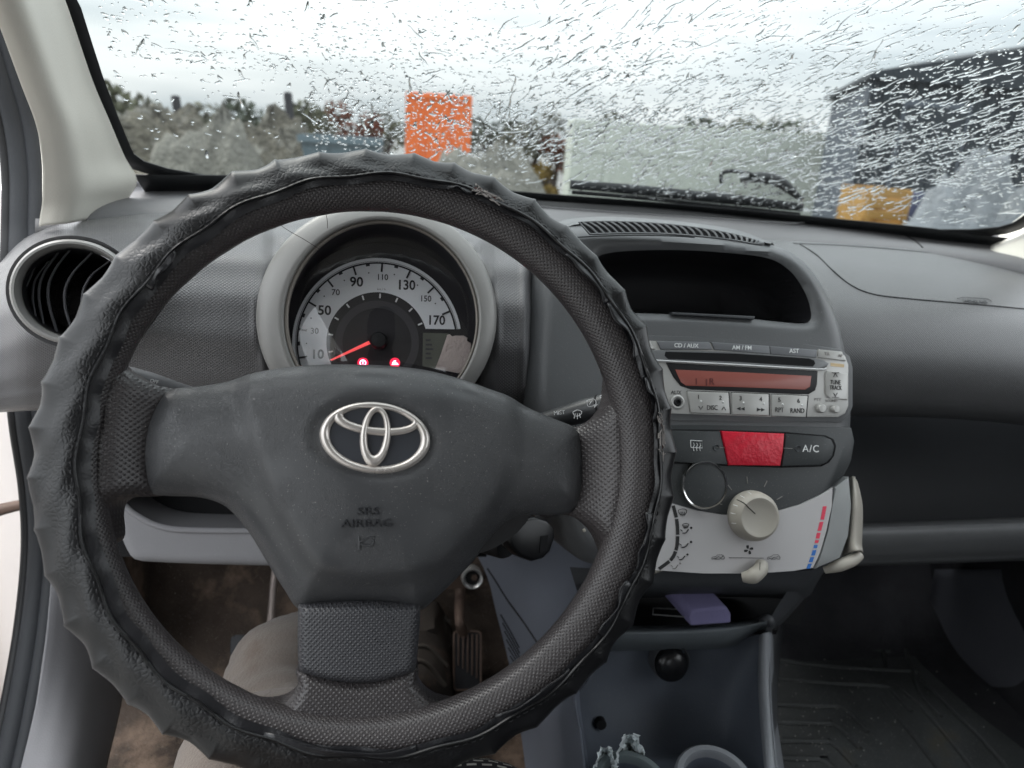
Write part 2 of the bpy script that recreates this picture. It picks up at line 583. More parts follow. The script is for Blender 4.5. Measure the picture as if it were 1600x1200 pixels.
            wear.inputs['From Min'].default_value = 0.011; wear.inputs['From Max'].default_value = 0.021; wear.inputs['To Min'].default_value = 0.05
            L.new(math_('ADD', s.outputs['Y'], math_('MULTIPLY', math_('SUBTRACT', noise(30.0, 2).outputs['Fac'], 0.5), 0.03)), wear.inputs['Value'])
            hsock = math_('MULTIPLY', hs0, wear.outputs['Result'])
            dist = 0.20 / sc_
        elif kind == 'dots':
            s = N.new('ShaderNodeSeparateXYZ'); L.new(tc.outputs['UV'], s.inputs[0])
            k = 2 * math.pi * sc_
            a = math_('SINE', math_('MULTIPLY', math_('ADD', s.outputs['X'], s.outputs['Y']), k * 0.5))
            c = math_('SINE', math_('MULTIPLY', math_('SUBTRACT', s.outputs['X'], s.outputs['Y']), k * 0.5))
            hsock = math_('POWER', math_('MULTIPLY', math_('MULTIPLY', math_('ADD', a, 1.0), math_('ADD', c, 1.0)), 0.25), 1.6)
            dist = 0.34 / sc_
        elif kind == 'weave':
            s = N.new('ShaderNodeSeparateXYZ'); L.new(tc.outputs['UV'], s.inputs[0])
            k = 2 * math.pi * sc_
            a = math_('SINE', math_('MULTIPLY', s.outputs['X'], k)); c = math_('SINE', math_('MULTIPLY', s.outputs['Y'], k))
            hsock = math_('MULTIPLY', a, c); dist = 0.3 / sc_
        elif kind == 'carpet':
            n = noise(sc_, 2, 0.8); n5 = noise(sc_ * 0.12, 3)
            hsock = math_('ADD', n.outputs['Fac'], n5.outputs['Fac']); dist = 1.2 / sc_
        bn = N.new('ShaderNodeBump'); bn.inputs['Strength'].default_value = st; bn.inputs['Distance'].default_value = dist
        L.new(hsock, bn.inputs['Height']); L.new(bn.outputs['Normal'], b.inputs['Normal'])
        if coat: L.new(bn.outputs['Normal'], b.inputs['Coat Normal'])
    _M[name] = m
    return m

M_dash = mat('dash_dotted_plastic', (0.118, 0.116, 0.120), 0.34, 0.55, bump=('dots', 640, 1.0), var=0.10, dust=0.35)
M_deck = mat('dash_deck_plastic', (0.128, 0.126, 0.130), 0.58, 0.4, bump=('grain', 900, 0.35), var=0.08, dust=0.3)
M_cons = mat('console_plastic', (0.105, 0.108, 0.112), 0.38, 0.5, bump=('grain', 1100, 0.25), var=0.08, dust=0.2)
M_dark = mat('dark_plastic', (0.050, 0.053, 0.058), 0.5, 0.4, bump=('grain', 900, 0.25), var=0.1, dust=0.15)
M_black = mat('black_plastic', (0.012, 0.012, 0.013), 0.5, 0.35, bump=('fine', 700, 0.1))
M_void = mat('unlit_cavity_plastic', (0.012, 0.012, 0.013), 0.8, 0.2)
M_lowgrey = mat('grey_lower_plastic', (0.215, 0.212, 0.222), 0.68, 0.35, bump=('grain', 800, 0.3), var=0.07, dust=0.2)
M_bluegrey = mat('blue_grey_plastic', (0.14, 0.155, 0.19), 0.6, 0.35, bump=('grain', 800, 0.35), var=0.08, dust=0.2)
M_beige = mat('beige_pillar_plastic', (0.66, 0.635, 0.57), 0.55, 0.35, bump=('grain', 700, 0.25), var=0.04)
M_silver = mat('silver_beige_paint', (0.25, 0.244, 0.235), 0.42, 0.5, metal=0.25, bump=('fine', 900, 0.05), var=0.05, dust=0.2)
M_rubber = mat('rubber_seal', (0.028, 0.030, 0.034), 0.6, 0.35, bump=('fine', 350, 0.25), var=0.2)
M_text_w = mat('white_lettering', (0.75, 0.76, 0.76), 0.5)
M_text_b = mat('black_lettering', (0.02, 0.02, 0.02), 0.5)
M_text_g = mat('grey_lettering', (0.22, 0.21, 0.20), 0.5)
# ================================================================== the yard outside
M_ground = mat('wet_gravel_ground', (0.20, 0.195, 0.18), 0.45, 0.5, bump=('carpet', 9, 0.5), var=0.25, stain=(0.35, 0.5, 0.2, (0.10, 0.10, 0.095)))
_g = obj('ground', [(-400, -100, 0), (400, -100, 0), (400, 700, 0), (-400, 700, 0)], [(0, 1, 2, 3)], M_ground, origin=(0, 0, 0), smooth=False)
_g['kind'] = 'structure'

M_orange = mat('orange_container_paint', (0.80, 0.175, 0.035), 0.5, 0.4, var=0.12, stain=(1.5, 0.62, 0.12, (0.40, 0.10, 0.04)))
def corrugated(name, a, b, z0, z1, mt, parent, pitch=0.28, depth=0.035):
    """ribbed sheet metal wall standing from a to b"""
    a = Vector((a[0], a[1], 0)); b = Vector((b[0], b[1], 0)); d = (b - a); L = d.length; d.normalize(); n = Vector((d.y, -d.x, 0))
    prof = []; x = 0.0
    while x < L - pitch:
        prof += [(x, 0), (x + pitch * .35, 0), (x + pitch * .5, -depth), (x + pitch * .85, -depth)]; x += pitch
    prof += [(L, 0)]
    V = []; Fc = []
    for (s, h) in prof:
        p = a + d * s + n * h
        V += [(p.x, p.y, z0), (p.x, p.y, z1)]
    for i in range(len(prof) - 1): Fc.append((2 * i, 2 * i + 2, 2 * i + 3, 2 * i + 1))
    return obj(name, V, Fc, mt, parent, smooth=False)

def yard_box(name, label, catg, p0, p1, Y, top, depth, mt, frame_mt, pitch=0.28, group=None):
    a = pY(p0, 230, Y); b = pY(p1, 230, Y)
    zt = pY((p0 + p1) / 2, top, Y).z
    w = b.x - a.x; cx = (a.x + b.x) / 2
    t = thing(name, label, catg, (cx, Y + depth / 2, 0), group)
    q = 0.07
    corrugated('front_wall', (a.x + q, Y + .02), (b.x - q, Y + .02), .12, zt - .08, mt, t, pitch)
    corrugated('side_wall', (b.x - .02, Y + q), (b.x - .02, Y + depth - q), .12, zt - .08, mt, t, pitch)
    corrugated('side_wall', (a.x + .02, Y + depth - q), (a.x + .02, Y + q), .12, zt - .08, mt, t, pitch)
    box('back_wall', (cx, Y + depth - .03, zt / 2), (w - .1, .05, zt - .1), mt, t)
    box('roof', (cx, Y + depth / 2, zt - .025), (w - .02, depth - .02, .05), mt, t)
    box('floor_frame', (cx, Y + depth / 2, .06), (w - .02, depth - .02, .12), frame_mt, t)
    for sx in (a.x + q / 2, b.x - q / 2):
        for sy in (Y + q / 2, Y + depth - q / 2):
            box('corner_post', (sx, sy, zt / 2), (q, q, zt), frame_mt, t)
    for z in (.16, zt - .1):
        box('rail', (cx, Y - .004, z), (w - 2 * q, .05, .1), frame_mt, t)
    return t
c = yard_box('shipping_container', 'bright orange steel container standing beyond the steering wheel rim', 'container', 633, 735, 24.0, 146, 5.5, M_orange, M_orange)
for k, f in enumerate((0.27, 0.73)):      # locking bars of the door end
    a = pY(633, 230, 24.0); b = pY(735, 230, 24.0)
    tube('locking_bar', [(a.x + (b.x - a.x) * f, 23.93, .2), (a.x + (b.x - a.x) * f, 23.93, 2.2)], .025, M_orange, c, n=1)

# pale concrete block wall: each block a piece
M_pale = mat('pale_concrete', (0.56, 0.59, 0.53), 0.8, 0.3, bump=('fine', 30, 0.4), var=0.10, stain=(1.2, 0.52, 0.2, (0.48, 0.51, 0.45)))
_a = pY(893, 230, 12.0); _b = pY(1296, 230, 12.0)
wz = pY(1000, 192, 12.0).z
wall = thing('concrete_block_wall', 'pale greenish concrete block wall behind the parked wiper', 'wall', ((_a.x + _b.x) / 2, 12.2, 0))
_n = 4; _bw = (_b.x - _a.x) / _n; _bh = wz / 3
for r_ in range(3):
    for k in range(_n + (r_ % 2)):
        x0 = _a.x + (k - (0.5 if r_ % 2 else 0)) * _bw
        x1 = min(x0 + _bw, _b.x); x0 = max(x0, _a.x)
        box('block', ((x0 + x1) / 2, 12.25 + rnd.uniform(-.012, .012), (r_ + .5) * _bh), (x1 - x0 - .007, .5, _bh - .007), M_pale, wall, bevel=.02)

# dark shed on the right
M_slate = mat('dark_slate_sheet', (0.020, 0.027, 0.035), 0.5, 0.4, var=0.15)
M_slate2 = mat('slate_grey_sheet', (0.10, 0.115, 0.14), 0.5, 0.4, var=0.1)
Y0 = 8.6
a = pY(1338, 250, Y0); b = pY(1700, 250, Y0); e = pY(1284, 250, Y0 + 3.0)
zt0 = pY(1338, 112, Y0).z; zt1 = pY(1600, 48, Y0).z
shed = thing('metal_shed', 'dark slate ribbed metal shed filling the right of the windscreen', 'shed', ((a.x + b.x) / 2, Y0 + 1.5, 0))
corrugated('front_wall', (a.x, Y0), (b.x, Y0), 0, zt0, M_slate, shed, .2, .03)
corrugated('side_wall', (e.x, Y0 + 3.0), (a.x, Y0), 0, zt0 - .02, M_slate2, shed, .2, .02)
obj('roof', [(a.x - .1, Y0 - .1, zt0), (b.x, Y0 - .1, zt1 + .1), (b.x, Y0 + 3, zt1 + .1), (e.x - .1, Y0 + 3.1, zt0 - .05),
             (a.x - .1, Y0 - .1, zt0 - .06), (b.x, Y0 - .1, zt0 - .06), (b.x, Y0 + 3, zt0 - .06), (e.x - .1, Y0 + 3.1, zt0 - .11)],
    [(0, 1, 2, 3), (7, 6, 5, 4), (0, 4, 5, 1), (1, 5, 6, 2), (2, 6, 7, 3), (3, 7, 4, 0)], M_slate, shed, smooth=False)
box('door_frame', (a.x + .9, Y0 - .02, .95), (.9, .03, 1.85), M_slate2, shed)
box('door_leaf', (a.x + .9, Y0 - .045, .93), (.8, .03, 1.75), M_slate, shed)

# yellow crate on a pallet stack, blue drum, tarpaulin heap
M_yellow = mat('yellow_crate_plastic', (0.42, 0.24, 0.07), 0.5, 0.4, var=0.12)
M_wood = mat('wet_pallet_wood', (0.10, 0.075, 0.055), 0.7, 0.3, bump=('fine', 60, 0.4), var=0.3)
Yc = 6.0
a = pY(1352, 320, Yc); b = pY(1420, 320, Yc); zt = pY(1378, 298, Yc).z
zl = zt - .36
cr = thing('plastic_crate', 'yellow plastic crate on pallets in front of the dark shed', 'crate', ((a.x + b.x) / 2, Yc + .2, zl))
cx = (a.x + b.x) / 2; w_ = b.x - a.x
for k in range(4):
    z = zl + .03 + k * .095
    box('side_slat', (cx, Yc, z + .03), (w_, .03, .075), M_yellow, cr, bevel=.006)
    box('side_slat', (cx, Yc + .4, z + .03), (w_, .03, .075), M_yellow, cr, bevel=.006)
for sx in (-1, 1):
    box('end_panel', (cx + sx * (w_ / 2 - .012), Yc + .2, zl + .18), (.026, .37, .35), M_yellow, cr, bevel=.006)
    box('corner_rib', (cx + sx * (w_ / 2 - .03), Yc - .022, zl + .18), (.05, .012, .37), M_yellow, cr, bevel=.004)
box('base', (cx, Yc + .2, zl + .012), (w_ - .05, .36, .024), M_yellow, cr)
np_ = max(2, int(zl / .14))
for k in range(np_):
    z = k * (zl / np_); hgt = zl / np_ - .004
    p = thing('pallet', ('bottom', 'second', 'third', 'fourth', 'fifth')[min(k, 4)] + ' wet wooden pallet from the ground under the yellow crate', 'pallet', (cx, Yc + .2, z), 'pallets stacked under the crate')
    for j in range(5): box('deck_board', (cx, Yc - .17 + j * .18, z + hgt - .012), (1.0, .11, .022), M_wood, p)
    for j in (-1, 0, 1): box('bearer', (cx + j * .44, Yc + .2, z + (hgt - .026) / 2), (.09, .8, hgt - .03), M_wood, p)
M_blue = mat('blue_drum_plastic', (0.035, 0.045, 0.10), 0.4, 0.5)
dp = pY(1437, 330, 6.4); zt = pY(1437, 300, 6.4).z
FZ = Frame((dp.x, 6.4, 0), (1, 0, 0), (0, 1, 0))
dr = thing('barrel', 'dark blue plastic barrel beside the yellow crate', 'barrel', (dp.x, 6.4, 0))
lathe('body', FZ, 0, 0, [(0, 0), (.1, 0), (.11, .02), (.12, zt * .3), (.115, zt * .33), (.12, zt * .36), (.12, zt * .65), (.115, zt * .68), (.12, zt * .71), (.11, zt - .02), (.1, zt), (0, zt)], M_blue, dr, local=True, seg=24)
lathe('bung', FZ, .05, 0, [(0, zt + .02), (.02, zt + .02), (.025, zt)], M_black, dr, local=True, seg=12)

def mound(name, label, catg, cx, cy0, rx, ry, h, mt, seed, rough=.12, kind=None, z0=0.0):
    rs = np.random.RandomState(seed); n = 56; ph = rs.uniform(0, 6.28, 12); fr_ = rs.uniform(1, 6, (12, 2))
    G = []
    for j in range(n // 2 + 1):
        t = j / (n / 2); row = []
        for i in range(n):
            a = 2 * math.pi * i / n
            r_ = t * (1 + rough * math.sin(3 * a + ph[0]) + rough * .6 * math.sin(5 * a + ph[1]))
            x, y = r_ * math.cos(a), r_ * math.sin(a)
            z = h * max(0, (1 - t ** 1.7)) * (1 + rough * sum(math.sin(f[0] * x * 2 + f[1] * y * 2 + p) for f, p in zip(fr_[:6], ph)) / 3) + (h * (.07 * math.sin(9 * x + ph[2]) * math.sin(11 * y + ph[3]) + .05 * math.sin(19 * x + 6 * y + ph[4]) + .04 * math.sin(23 * y - 13 * x + ph[5]) + .03 * rs.normal()) * (1 - t) ** .4 if t < .98 else -.02)
            row.append((cx + rx * x, cy0 + ry * y, z0 + z))
        G.append(row)
    o = flip_fix(grid_obj(name, G, mt, None, closed_u=True))
    if kind: tag(o, label, catg, kind=kind)
    else: tag(o, label, catg)
    return o
M_tarp = mat('grey_tarpaulin', (0.17, 0.185, 0.20), 0.5, 0.5, bump=('fine', 6, 0.6), var=0.12)
q = pY(1560, 300, 5.2)
mound('tarpaulin', 'pale grey tarpaulin draped over a heap at the lower right', 'tarpaulin', q.x + .1, 5.4, .95, .8, pY(1550, 276, 5.2).z, M_tarp, 3, .25)
M_earth = mat('brown_earth', (0.135, 0.125, 0.10), 0.85, 0.2, bump=('carpet', 5, 1.0), var=0.5, stain=(2.6, 0.50, 0.16, (0.24, 0.235, 0.21)))
M_gravel = mat('pale_gravel', (0.21, 0.205, 0.18), 0.85, 0.2, bump=('carpet', 14, 0.7), var=0.25)
q = pY(230, 230, 9.0)
mound('earth_heap', 'brown heap of earth and rubble at the far left of the windscreen', 'heap', q.x, 9.5, 1.6, 1.3, pY(250, 178, 9.0).z, M_earth, 5, .2)
q = pY(410, 230, 10.5)
mound('earth_heap', 'grey brown rubble heap to the left of the skip', 'heap', q.x, 11.2, 1.3, 1.1, pY(400, 186, 10.5).z, M_earth, 8, .2)
q = pY(770, 250, 7.2)
mound('gravel_heap', 'low pale gravel heap below and right of the orange container', 'heap', q.x, 7.6, 1.1, .9, pY(770, 238, 7.2).z, M_gravel, 6, .14)
q = pY(330, 250, 5.2)
mound('gravel_heap', 'pale stony heap low down at the left of the windscreen', 'heap', q.x, 5.6, 1.15, .7, pY(330, 243, 5.2).z, M_gravel, 9, .26)

# waste skip
M_skip = mat('blue_grey_skip_steel', (0.13, 0.175, 0.20), 0.5, 0.4, var=0.15, stain=(2.5, 0.6, 0.1, (0.16, 0.09, 0.05)))
Ys = 8.4
a = pY(468, 225, Ys); b = pY(596, 225, Ys); zt = pY(530, 213, Ys).z
sk = thing('waste_skip', 'blue grey steel waste skip behind the top of the steering wheel', 'skip', ((a.x + b.x) / 2, Ys + .6, 0))
xi = .16
V = [(a.x + xi, Ys + .15, .08), (b.x - xi, Ys + .15, .08), (b.x - xi, Ys + 1.05, .08), (a.x + xi, Ys + 1.05, .08), (a.x, Ys, zt), (b.x, Ys, zt), (b.x, Ys + 1.2, zt), (a.x, Ys + 1.2, zt)]
V2 = [(x + (.03 if x < (a.x + b.x) / 2 else -.03), y + (.03 if y < Ys + .6 else -.03), z + (.03 if z < .5 else 0)) for x, y, z in V]
obj('tub', V + V2, [(0, 3, 2, 1), (0, 1, 5, 4), (1, 2, 6, 5), (2, 3, 7, 6), (3, 0, 4, 7), (8, 9, 10, 11), (8, 12, 13, 9), (9, 13, 14, 10), (10, 14, 15, 11), (11, 15, 12, 8), (4, 5, 13, 12), (5, 6, 14, 13), (6, 7, 15, 14), (7, 4, 12, 15)], M_skip, sk, smooth=False)
box('rim', ((a.x + b.x) / 2, Ys - .015, zt - .04), (b.x - a.x + .04, .05, .07), M_skip, sk)
for sx in (.3, .7): box('rib', (a.x + (b.x - a.x) * sx, Ys + .05, zt / 2), (.06, .1, zt - .2), M_skip, sk)
for sx in (a.x + .25, b.x - .25): box('skid', (sx, Ys + .6, .04), (.1, .9, .08), M_skip, sk)

# posts
M_post = mat('dark_weathered_post', (0.035, 0.035, 0.04), 0.7, 0.3)
for px, top, Y, lab in ((283, 152, 13.0, 'dark wooden post standing between the two brown heaps'), (455, 146, 15.0, 'thin dark post standing behind the waste skip')):
    q = pY(px, 220, Y); zt = pY(px, top, Y).z
    t = thing('fence_post', lab, 'post', (q.x, Y, 0), 'posts in the yard')
    tube('shaft', [(q.x, Y, 0), (q.x + .02, Y, zt * .5), (q.x - .03, Y, zt)], .07 if px < 300 else .08, M_post, t, seg=7)
    lathe('cap', Frame((q.x - .03, Y, zt), (1, 0, 0), (0, 1, 0)), 0, 0, [(0, .03), (.05, .02), (.075, 0), (0, -.002)], M_post, t, local=True, seg=7)

# shrubs and trees along the far side
def leafmat(nm, c): return mat(nm, c, 0.7, 0.2, var=0.45)
LM = [leafmat('olive_leaves', (0.12, 0.125, 0.08)), leafmat('dark_green_leaves', (0.075, 0.09, 0.062)), leafmat('autumn_leaves', (0.16, 0.065, 0.04)), leafmat('grey_green_leaves', (0.14, 0.14, 0.105)), leafmat('ochre_leaves', (0.20, 0.14, 0.045))]
M_bark = mat('bark', (0.06, 0.048, 0.04), 0.85, 0.2, bump=('fine', 40, 0.5))
def shrub(px, top, Y, wpx, lm, lab, seed, nm='shrub', catg='shrub', grp='shrubs along the far edge of the yard'):
    rs = np.random.RandomState(seed)
    q = pY(px, 220, Y); zt = pY(px, top, Y).z; rx = wpx / F * Y / 2
    t = thing(nm, lab, catg, (q.x, Y, 0), grp)
    n = 620; V = []; Fc = []
    lob = [(rs.uniform(-.6, .6) * rx, rs.uniform(-.5, .5) * rx, zt * rs.uniform(.35, .82), rs.uniform(.35, .55) * rx) for _ in range(7)]
    for i in range(n):
        lx, ly, lz, lr = lob[i % 7]
        d = rs.normal(size=3); d /= np.linalg.norm(d); rr = lr * rs.uniform(.55, 1.08) ** .5
        c_ = np.array((q.x + lx, Y + ly, min(lz, zt - lr * .75))) + d * rr * np.array((1, 1, .8))
        c_[2] = min(max(c_[2], .08), zt * 1.04)
        s_ = rs.uniform(.07, .16) * max(.6, rx / 1.2)
        a_ = rs.normal(size=3); a_ /= np.linalg.norm(a_); b_ = np.cross(a_, rs.normal(size=3)); b_ /= np.linalg.norm(b_)
        k = len(V); V += [c_ - a_ * s_, c_ + b_ * s_ * .55, c_ + a_ * s_, c_ - b_ * s_ * .55]; Fc.append((k, k + 1, k + 2, k + 3))
    o = obj('crown', V, Fc, LM[lm], t, smooth=False)
    for k in range(3):
        e_ = lob[k]
        tube('trunk' if k == 0 else 'limb', [(q.x, Y, 0), (q.x + e_[0] * .4, Y + e_[1] * .4, zt * .3), (q.x + e_[0], Y + e_[1], zt * .7)], [.09, .06, .025], M_bark, t, seg=6, n=4)
SH = [(120, 128, 26, 190, 0, 'olive shrub at the far left beside the windscreen pillar'), (215, 150, 30, 130, 3, 'grey green shrub behind the brown earth heap'),
      (330, 160, 27, 120, 3, 'grey green shrub just right of the taller dark post'), (395, 152, 30, 110, 1, 'dark green shrub behind the rubble heap'),
      (480, 160, 31, 110, 0, 'olive shrub behind the waste skip'), (550, 150, 28, 90, 2, 'reddish brown shrub left of the orange container'),
      (602, 170, 33, 90, 0, 'olive shrub touching the left edge of the orange container'), (770, 178, 32, 110, 1, 'dark green shrub right of the orange container'),
      (835, 172, 30, 110, 3, 'grey green shrub between container and block wall'), (868, 205, 16, 70, 2, 'low reddish shrub at the left end of the block wall'), (850, 245, 10, 70, 4, 'ochre low shrub beside the gravel heap and wall'),
      (950, 178, 30, 140, 0, 'olive shrub above the left end of the block wall'), (1060, 180, 33, 150, 1, 'dark green shrub above the middle of the block wall'),
      (1160, 178, 34, 140, 0, 'olive shrub above the right half of the block wall'), (1255, 182, 31, 130, 1, 'dark green shrub beside the metal shed')]
for k, s in enumerate(SH): shrub(*s, seed=40 + k)

# ================================================================== windscreen
XC = 0.27
def Ybase(X): return 1.06 - 0.22 * ((X - XC) / 0.6) ** 2
def base_pt(px, py):
    Y = 1.0
    for _ in range(30):
        p = pY(px, py, Y); Y = 0.5 * Y + 0.5 * Ybase(p.x)
    return pY(px, py, Y)
_bp = [base_pt(*p) for p in ((150, 270), (205, 278), (400, 279), (600, 288), (860, 307), (1100, 326), (1300, 345), (1440, 359), (1545, 373))]
_bx = np.array([p.x for p in _bp]); _bz = np.array([p.z for p in _bp])
def Zb(X): return float(np.interp(X, _bx, _bz))
KR = 1.5
def ws(X, dz, off=0.0):
    """point on the windscreen: lateral X, dz metres above its base, off metres out of its outer face"""
    cx = (X - XC) / 0.7
    nv = Vector((cx * .35, 1.0, KR)).normalized()
    return Vector((X, Ybase(X) - KR * dz, Zb(X) + dz)) + nv * off
def ws_px(px, py):
    d = ray(px, py); lo, hi = 0.05, 2.5
    for _ in range(60):
        t = (lo + hi) / 2; p = CAM + d * t
        if p.y - Ybase(p.x) + KR * (p.z - Zb(p.x)) > 0: hi = t
        else: lo = t
    p = CAM + d * lo
    return p.x, p.z - Zb(p.x)
_le = sorted([ws_px(*p)[::-1] for p in ((60, -60), (97, 0), (118, 62), (140, 125), (163, 180), (186, 233), (200, 256))])
_ld = np.array([-.01] + [e[0] for e in _le] + [0.46]); _lx = np.array([_le[0][1] + .05] + [e[1] for e in _le] + [_le[-1][1] + .08])
def XL(dz): return float(np.interp(dz, _ld, _lx))
XRB = ws_px(1545, 371)[0]
def XR(dz): return XRB + .02 + (XL(0.02) - XL(dz)) if dz < .02 else XRB + .02 + (XL(.02) - XL(dz))
def xr(dz): return 2 * XC - XL(dz) + (XRB - (2 * XC - XL(.012)))

def glass_mat(nm, tint, refl=1.0):
    """thin clear pane: transparent with a Schlick reflection, the same from both sides"""
    m = bpy.data.materials.new(nm); m.use_nodes = True; t = m.node_tree; t.nodes.clear()
    o_ = t.nodes.new('ShaderNodeOutputMaterial'); mx = t.nodes.new('ShaderNodeMixShader')
    lw = t.nodes.new('ShaderNodeLayerWeight'); lw.inputs['Blend'].default_value = 0.5
    pw = t.nodes.new('ShaderNodeMath'); pw.operation = 'POWER'; pw.inputs[1].default_value = 5.0
    ma = t.nodes.new('ShaderNodeMath'); ma.operation = 'MULTIPLY_ADD'; ma.inputs[1].default_value = 0.92; ma.inputs[2].default_value = 0.06
    tr = t.nodes.new('ShaderNodeBsdfTransparent'); tr.inputs['Color'].default_value = (*tint, 1)
    gl = t.nodes.new('ShaderNodeBsdfGlossy'); gl.inputs['Roughness'].default_value = 0.02; gl.inputs['Color'].default_value = (refl, refl, refl, 1)
    t.links.new(lw.outputs['Facing'], pw.inputs[0]); t.links.new(pw.outputs[0], ma.inputs[0]); t.links.new(ma.outputs[0], mx.inputs[0])
    t.links.new(tr.outputs[0], mx.inputs[1]); t.links.new(gl.outputs[0], mx.inputs[2]); t.links.new(mx.outputs[0], o_.inputs['Surface'])
    return m
M_glass = glass_mat('clear_glass', (0.53, 0.555, 0.55))
wsn = thing('windscreen', 'wet car windscreen covered in raindrops and running water', 'windscreen', tuple(ws(XC, 0)))
rows = []
for j in range(25):
    dz = -.012 + j / 24 * .46
    rows.append([ws(XL(dz) + (xr(dz) - XL(dz)) * i / 40, dz) for i in range(41)])
grid_obj('glass_pane', rows, M_glass, wsn)
M_frit = mat('black_windscreen_border', (0.010, 0.011, 0.012), 0.45, 0.4)
def strip_on_ws(name, side):
    G = [[], [], []]
    for j in range(60):
        if side == 'left':
            dz = -.01 + j / 59 * .45; w_ = .0105 + .05 * max(0, 1 - dz / .03) ** 2
            for k, f in enumerate((-.004, w_ * .5, w_)): G[k].append(ws(XL(dz) + f, dz, -.003))
        elif side == 'right':
            dz = -.01 + j / 59 * .45; w_ = .0105 + .06 * max(0, 1 - dz / .03) ** 2
            for k, f in enumerate((.004, -w_ * .5, -w_)): G[k].append(ws(xr(dz) + f, dz, -.003))
        else:
            X = XL(0) - .03 + (xr(0) - XL(0) + .10) * j / 59
            for k, f in enumerate((-.035, -.004, .0075)): G[k].append(ws(X, f, -.0035))
    o = grid_obj(name, G, M_frit, wsn); m = o.modifiers.new('t', 'SOLIDIFY'); m.thickness = .0015
    return o
for s in ('left', 'right', 'bottom'): strip_on_ws('border_band', s)

# raindrops and runs of water on the outer face
mw = bpy.data.materials.new('rain_water'); mw.use_nodes = True
t = mw.node_tree; t.nodes.clear()
o_ = t.nodes.new('ShaderNodeOutputMaterial'); g_ = t.nodes.new('ShaderNodeBsdfGlass'); g_.inputs['IOR'].default_value = 1.33; g_.inputs['Roughness'].default_value = 0.0; g_.inputs['Color'].default_value = (.985, .99, .99, 1)
t.links.new(g_.outputs[0], o_.inputs['Surface'])
def rain(n):
    V = []; Fc = []
    rs = np.random.RandomState(21)
    X0, X1 = XL(0.1) + .005, xr(0.1)
    made = 0
    while made < n:
        X = rs.uniform(X0, X1); dz = rs.uniform(.006, .30) if rs.rand() < .82 else rs.uniform(.006, .12)
        u = (X - X0) / (X1 - X0)
        if X < XL(dz) + .02 or X > xr(dz) - .02: continue
        # fewer drops high on the driver's side and in the wiped lower corners
        p = 0.03 + 0.07 * u + 0.95 * max(0, 1 - abs(dz - .085 - .05 * u) / (.085 + .12 * u))
        if u < .16 and dz < .11: p *= .12
        if dz < .045 and u < .55: p *= .3
        if u > .86 and dz < .06: p *= .35
        if rs.rand() > p: continue
        # direction of flow on the glass: blown up and to the right on the passenger side, wandering on the driver's side
        ang = R(rs.normal(58 - 8 * u, 15) if u > .38 else rs.normal(75, 45))
        run = rs.rand()
        r0 = rs.uniform(.0009, .0022) * (1.35 if rs.rand() > .92 else 1)
        if dz > .15 + .06 * u: r0 *= .72
        small = run < (.70 if u > .38 else .86)
        L = r0 * rs.uniform(.4, 2.0) if small else rs.uniform(.007, .016) if run < .965 else rs.uniform(.018, .045)
        if not small:
            r0 *= .85
            if u < .34: L *= .6
        k = 2 + int(L / .004)
        pts = []; x, s_ = X, 0.0; a_ = ang; y = dz * math.sqrt(1 + KR * KR)
        for i in range(k + 1):
            pts.append((x, y)); a_ += rs.normal(0, .26); a_ = .75 * a_ + .25 * ang
            x += L / k * math.cos(a_); y += L / k * math.sin(a_)
        # widths: round head at the lower end, thinner tail
        ns = len(pts); B0 = len(V); seg = 7
        ends = []
        xs = np.array(pts)
        xs = cat(xs, 2) if ns < 6 else xs
        ns = len(xs)
        T = np.gradient(xs, axis=0); T /= np.linalg.norm(T, axis=1)[:, None] + 1e-12
        Nn = np.stack([-T[:, 1], T[:, 0]], 1)
        for i in range(ns):
            f = i / (ns - 1); env = math.sqrt(max(0.0, 1 - abs(2 * f - 1) ** 3))
            wv = r0 * max(.10, env) * (1.15 - .5 * f) * (1 + .18 * math.sin(7 * f + made))
            hgt = min(wv * (.22 if dz < .14 + .06 * u else .14), .00052)
            for q_ in range(seg):
                a2 = math.pi * q_ / (seg - 1)
                c2 = math.cos(a2) * wv; h2 = math.sin(a2) * hgt
                xx = xs[i, 0] + Nn[i, 0] * c2; yy = xs[i, 1] + Nn[i, 1] * c2
                V.append(tuple(ws(xx, yy / math.sqrt(1 + KR * KR), .0006 + h2)))
        for i in range(ns - 1):
            for q_ in range(seg - 1):
                a = B0 + i * seg + q_; Fc.append((a, a + seg, a + seg + 1, a + 1))
            Fc.append((B0 + i * seg + seg - 1, B0 + (i + 1) * seg + seg - 1, B0 + (i + 1) * seg, B0 + i * seg))
        Fc.append(tuple(B0 + q_ for q_ in range(seg))); Fc.append(tuple(B0 + (ns - 1) * seg + q_ for q_ in range(seg))[::-1])
        made += 1
    o = obj('raindrops', V, Fc, mw, wsn)
    flip_fix(o)
    o['kind'] = 'stuff'
    return o
rain(11500)

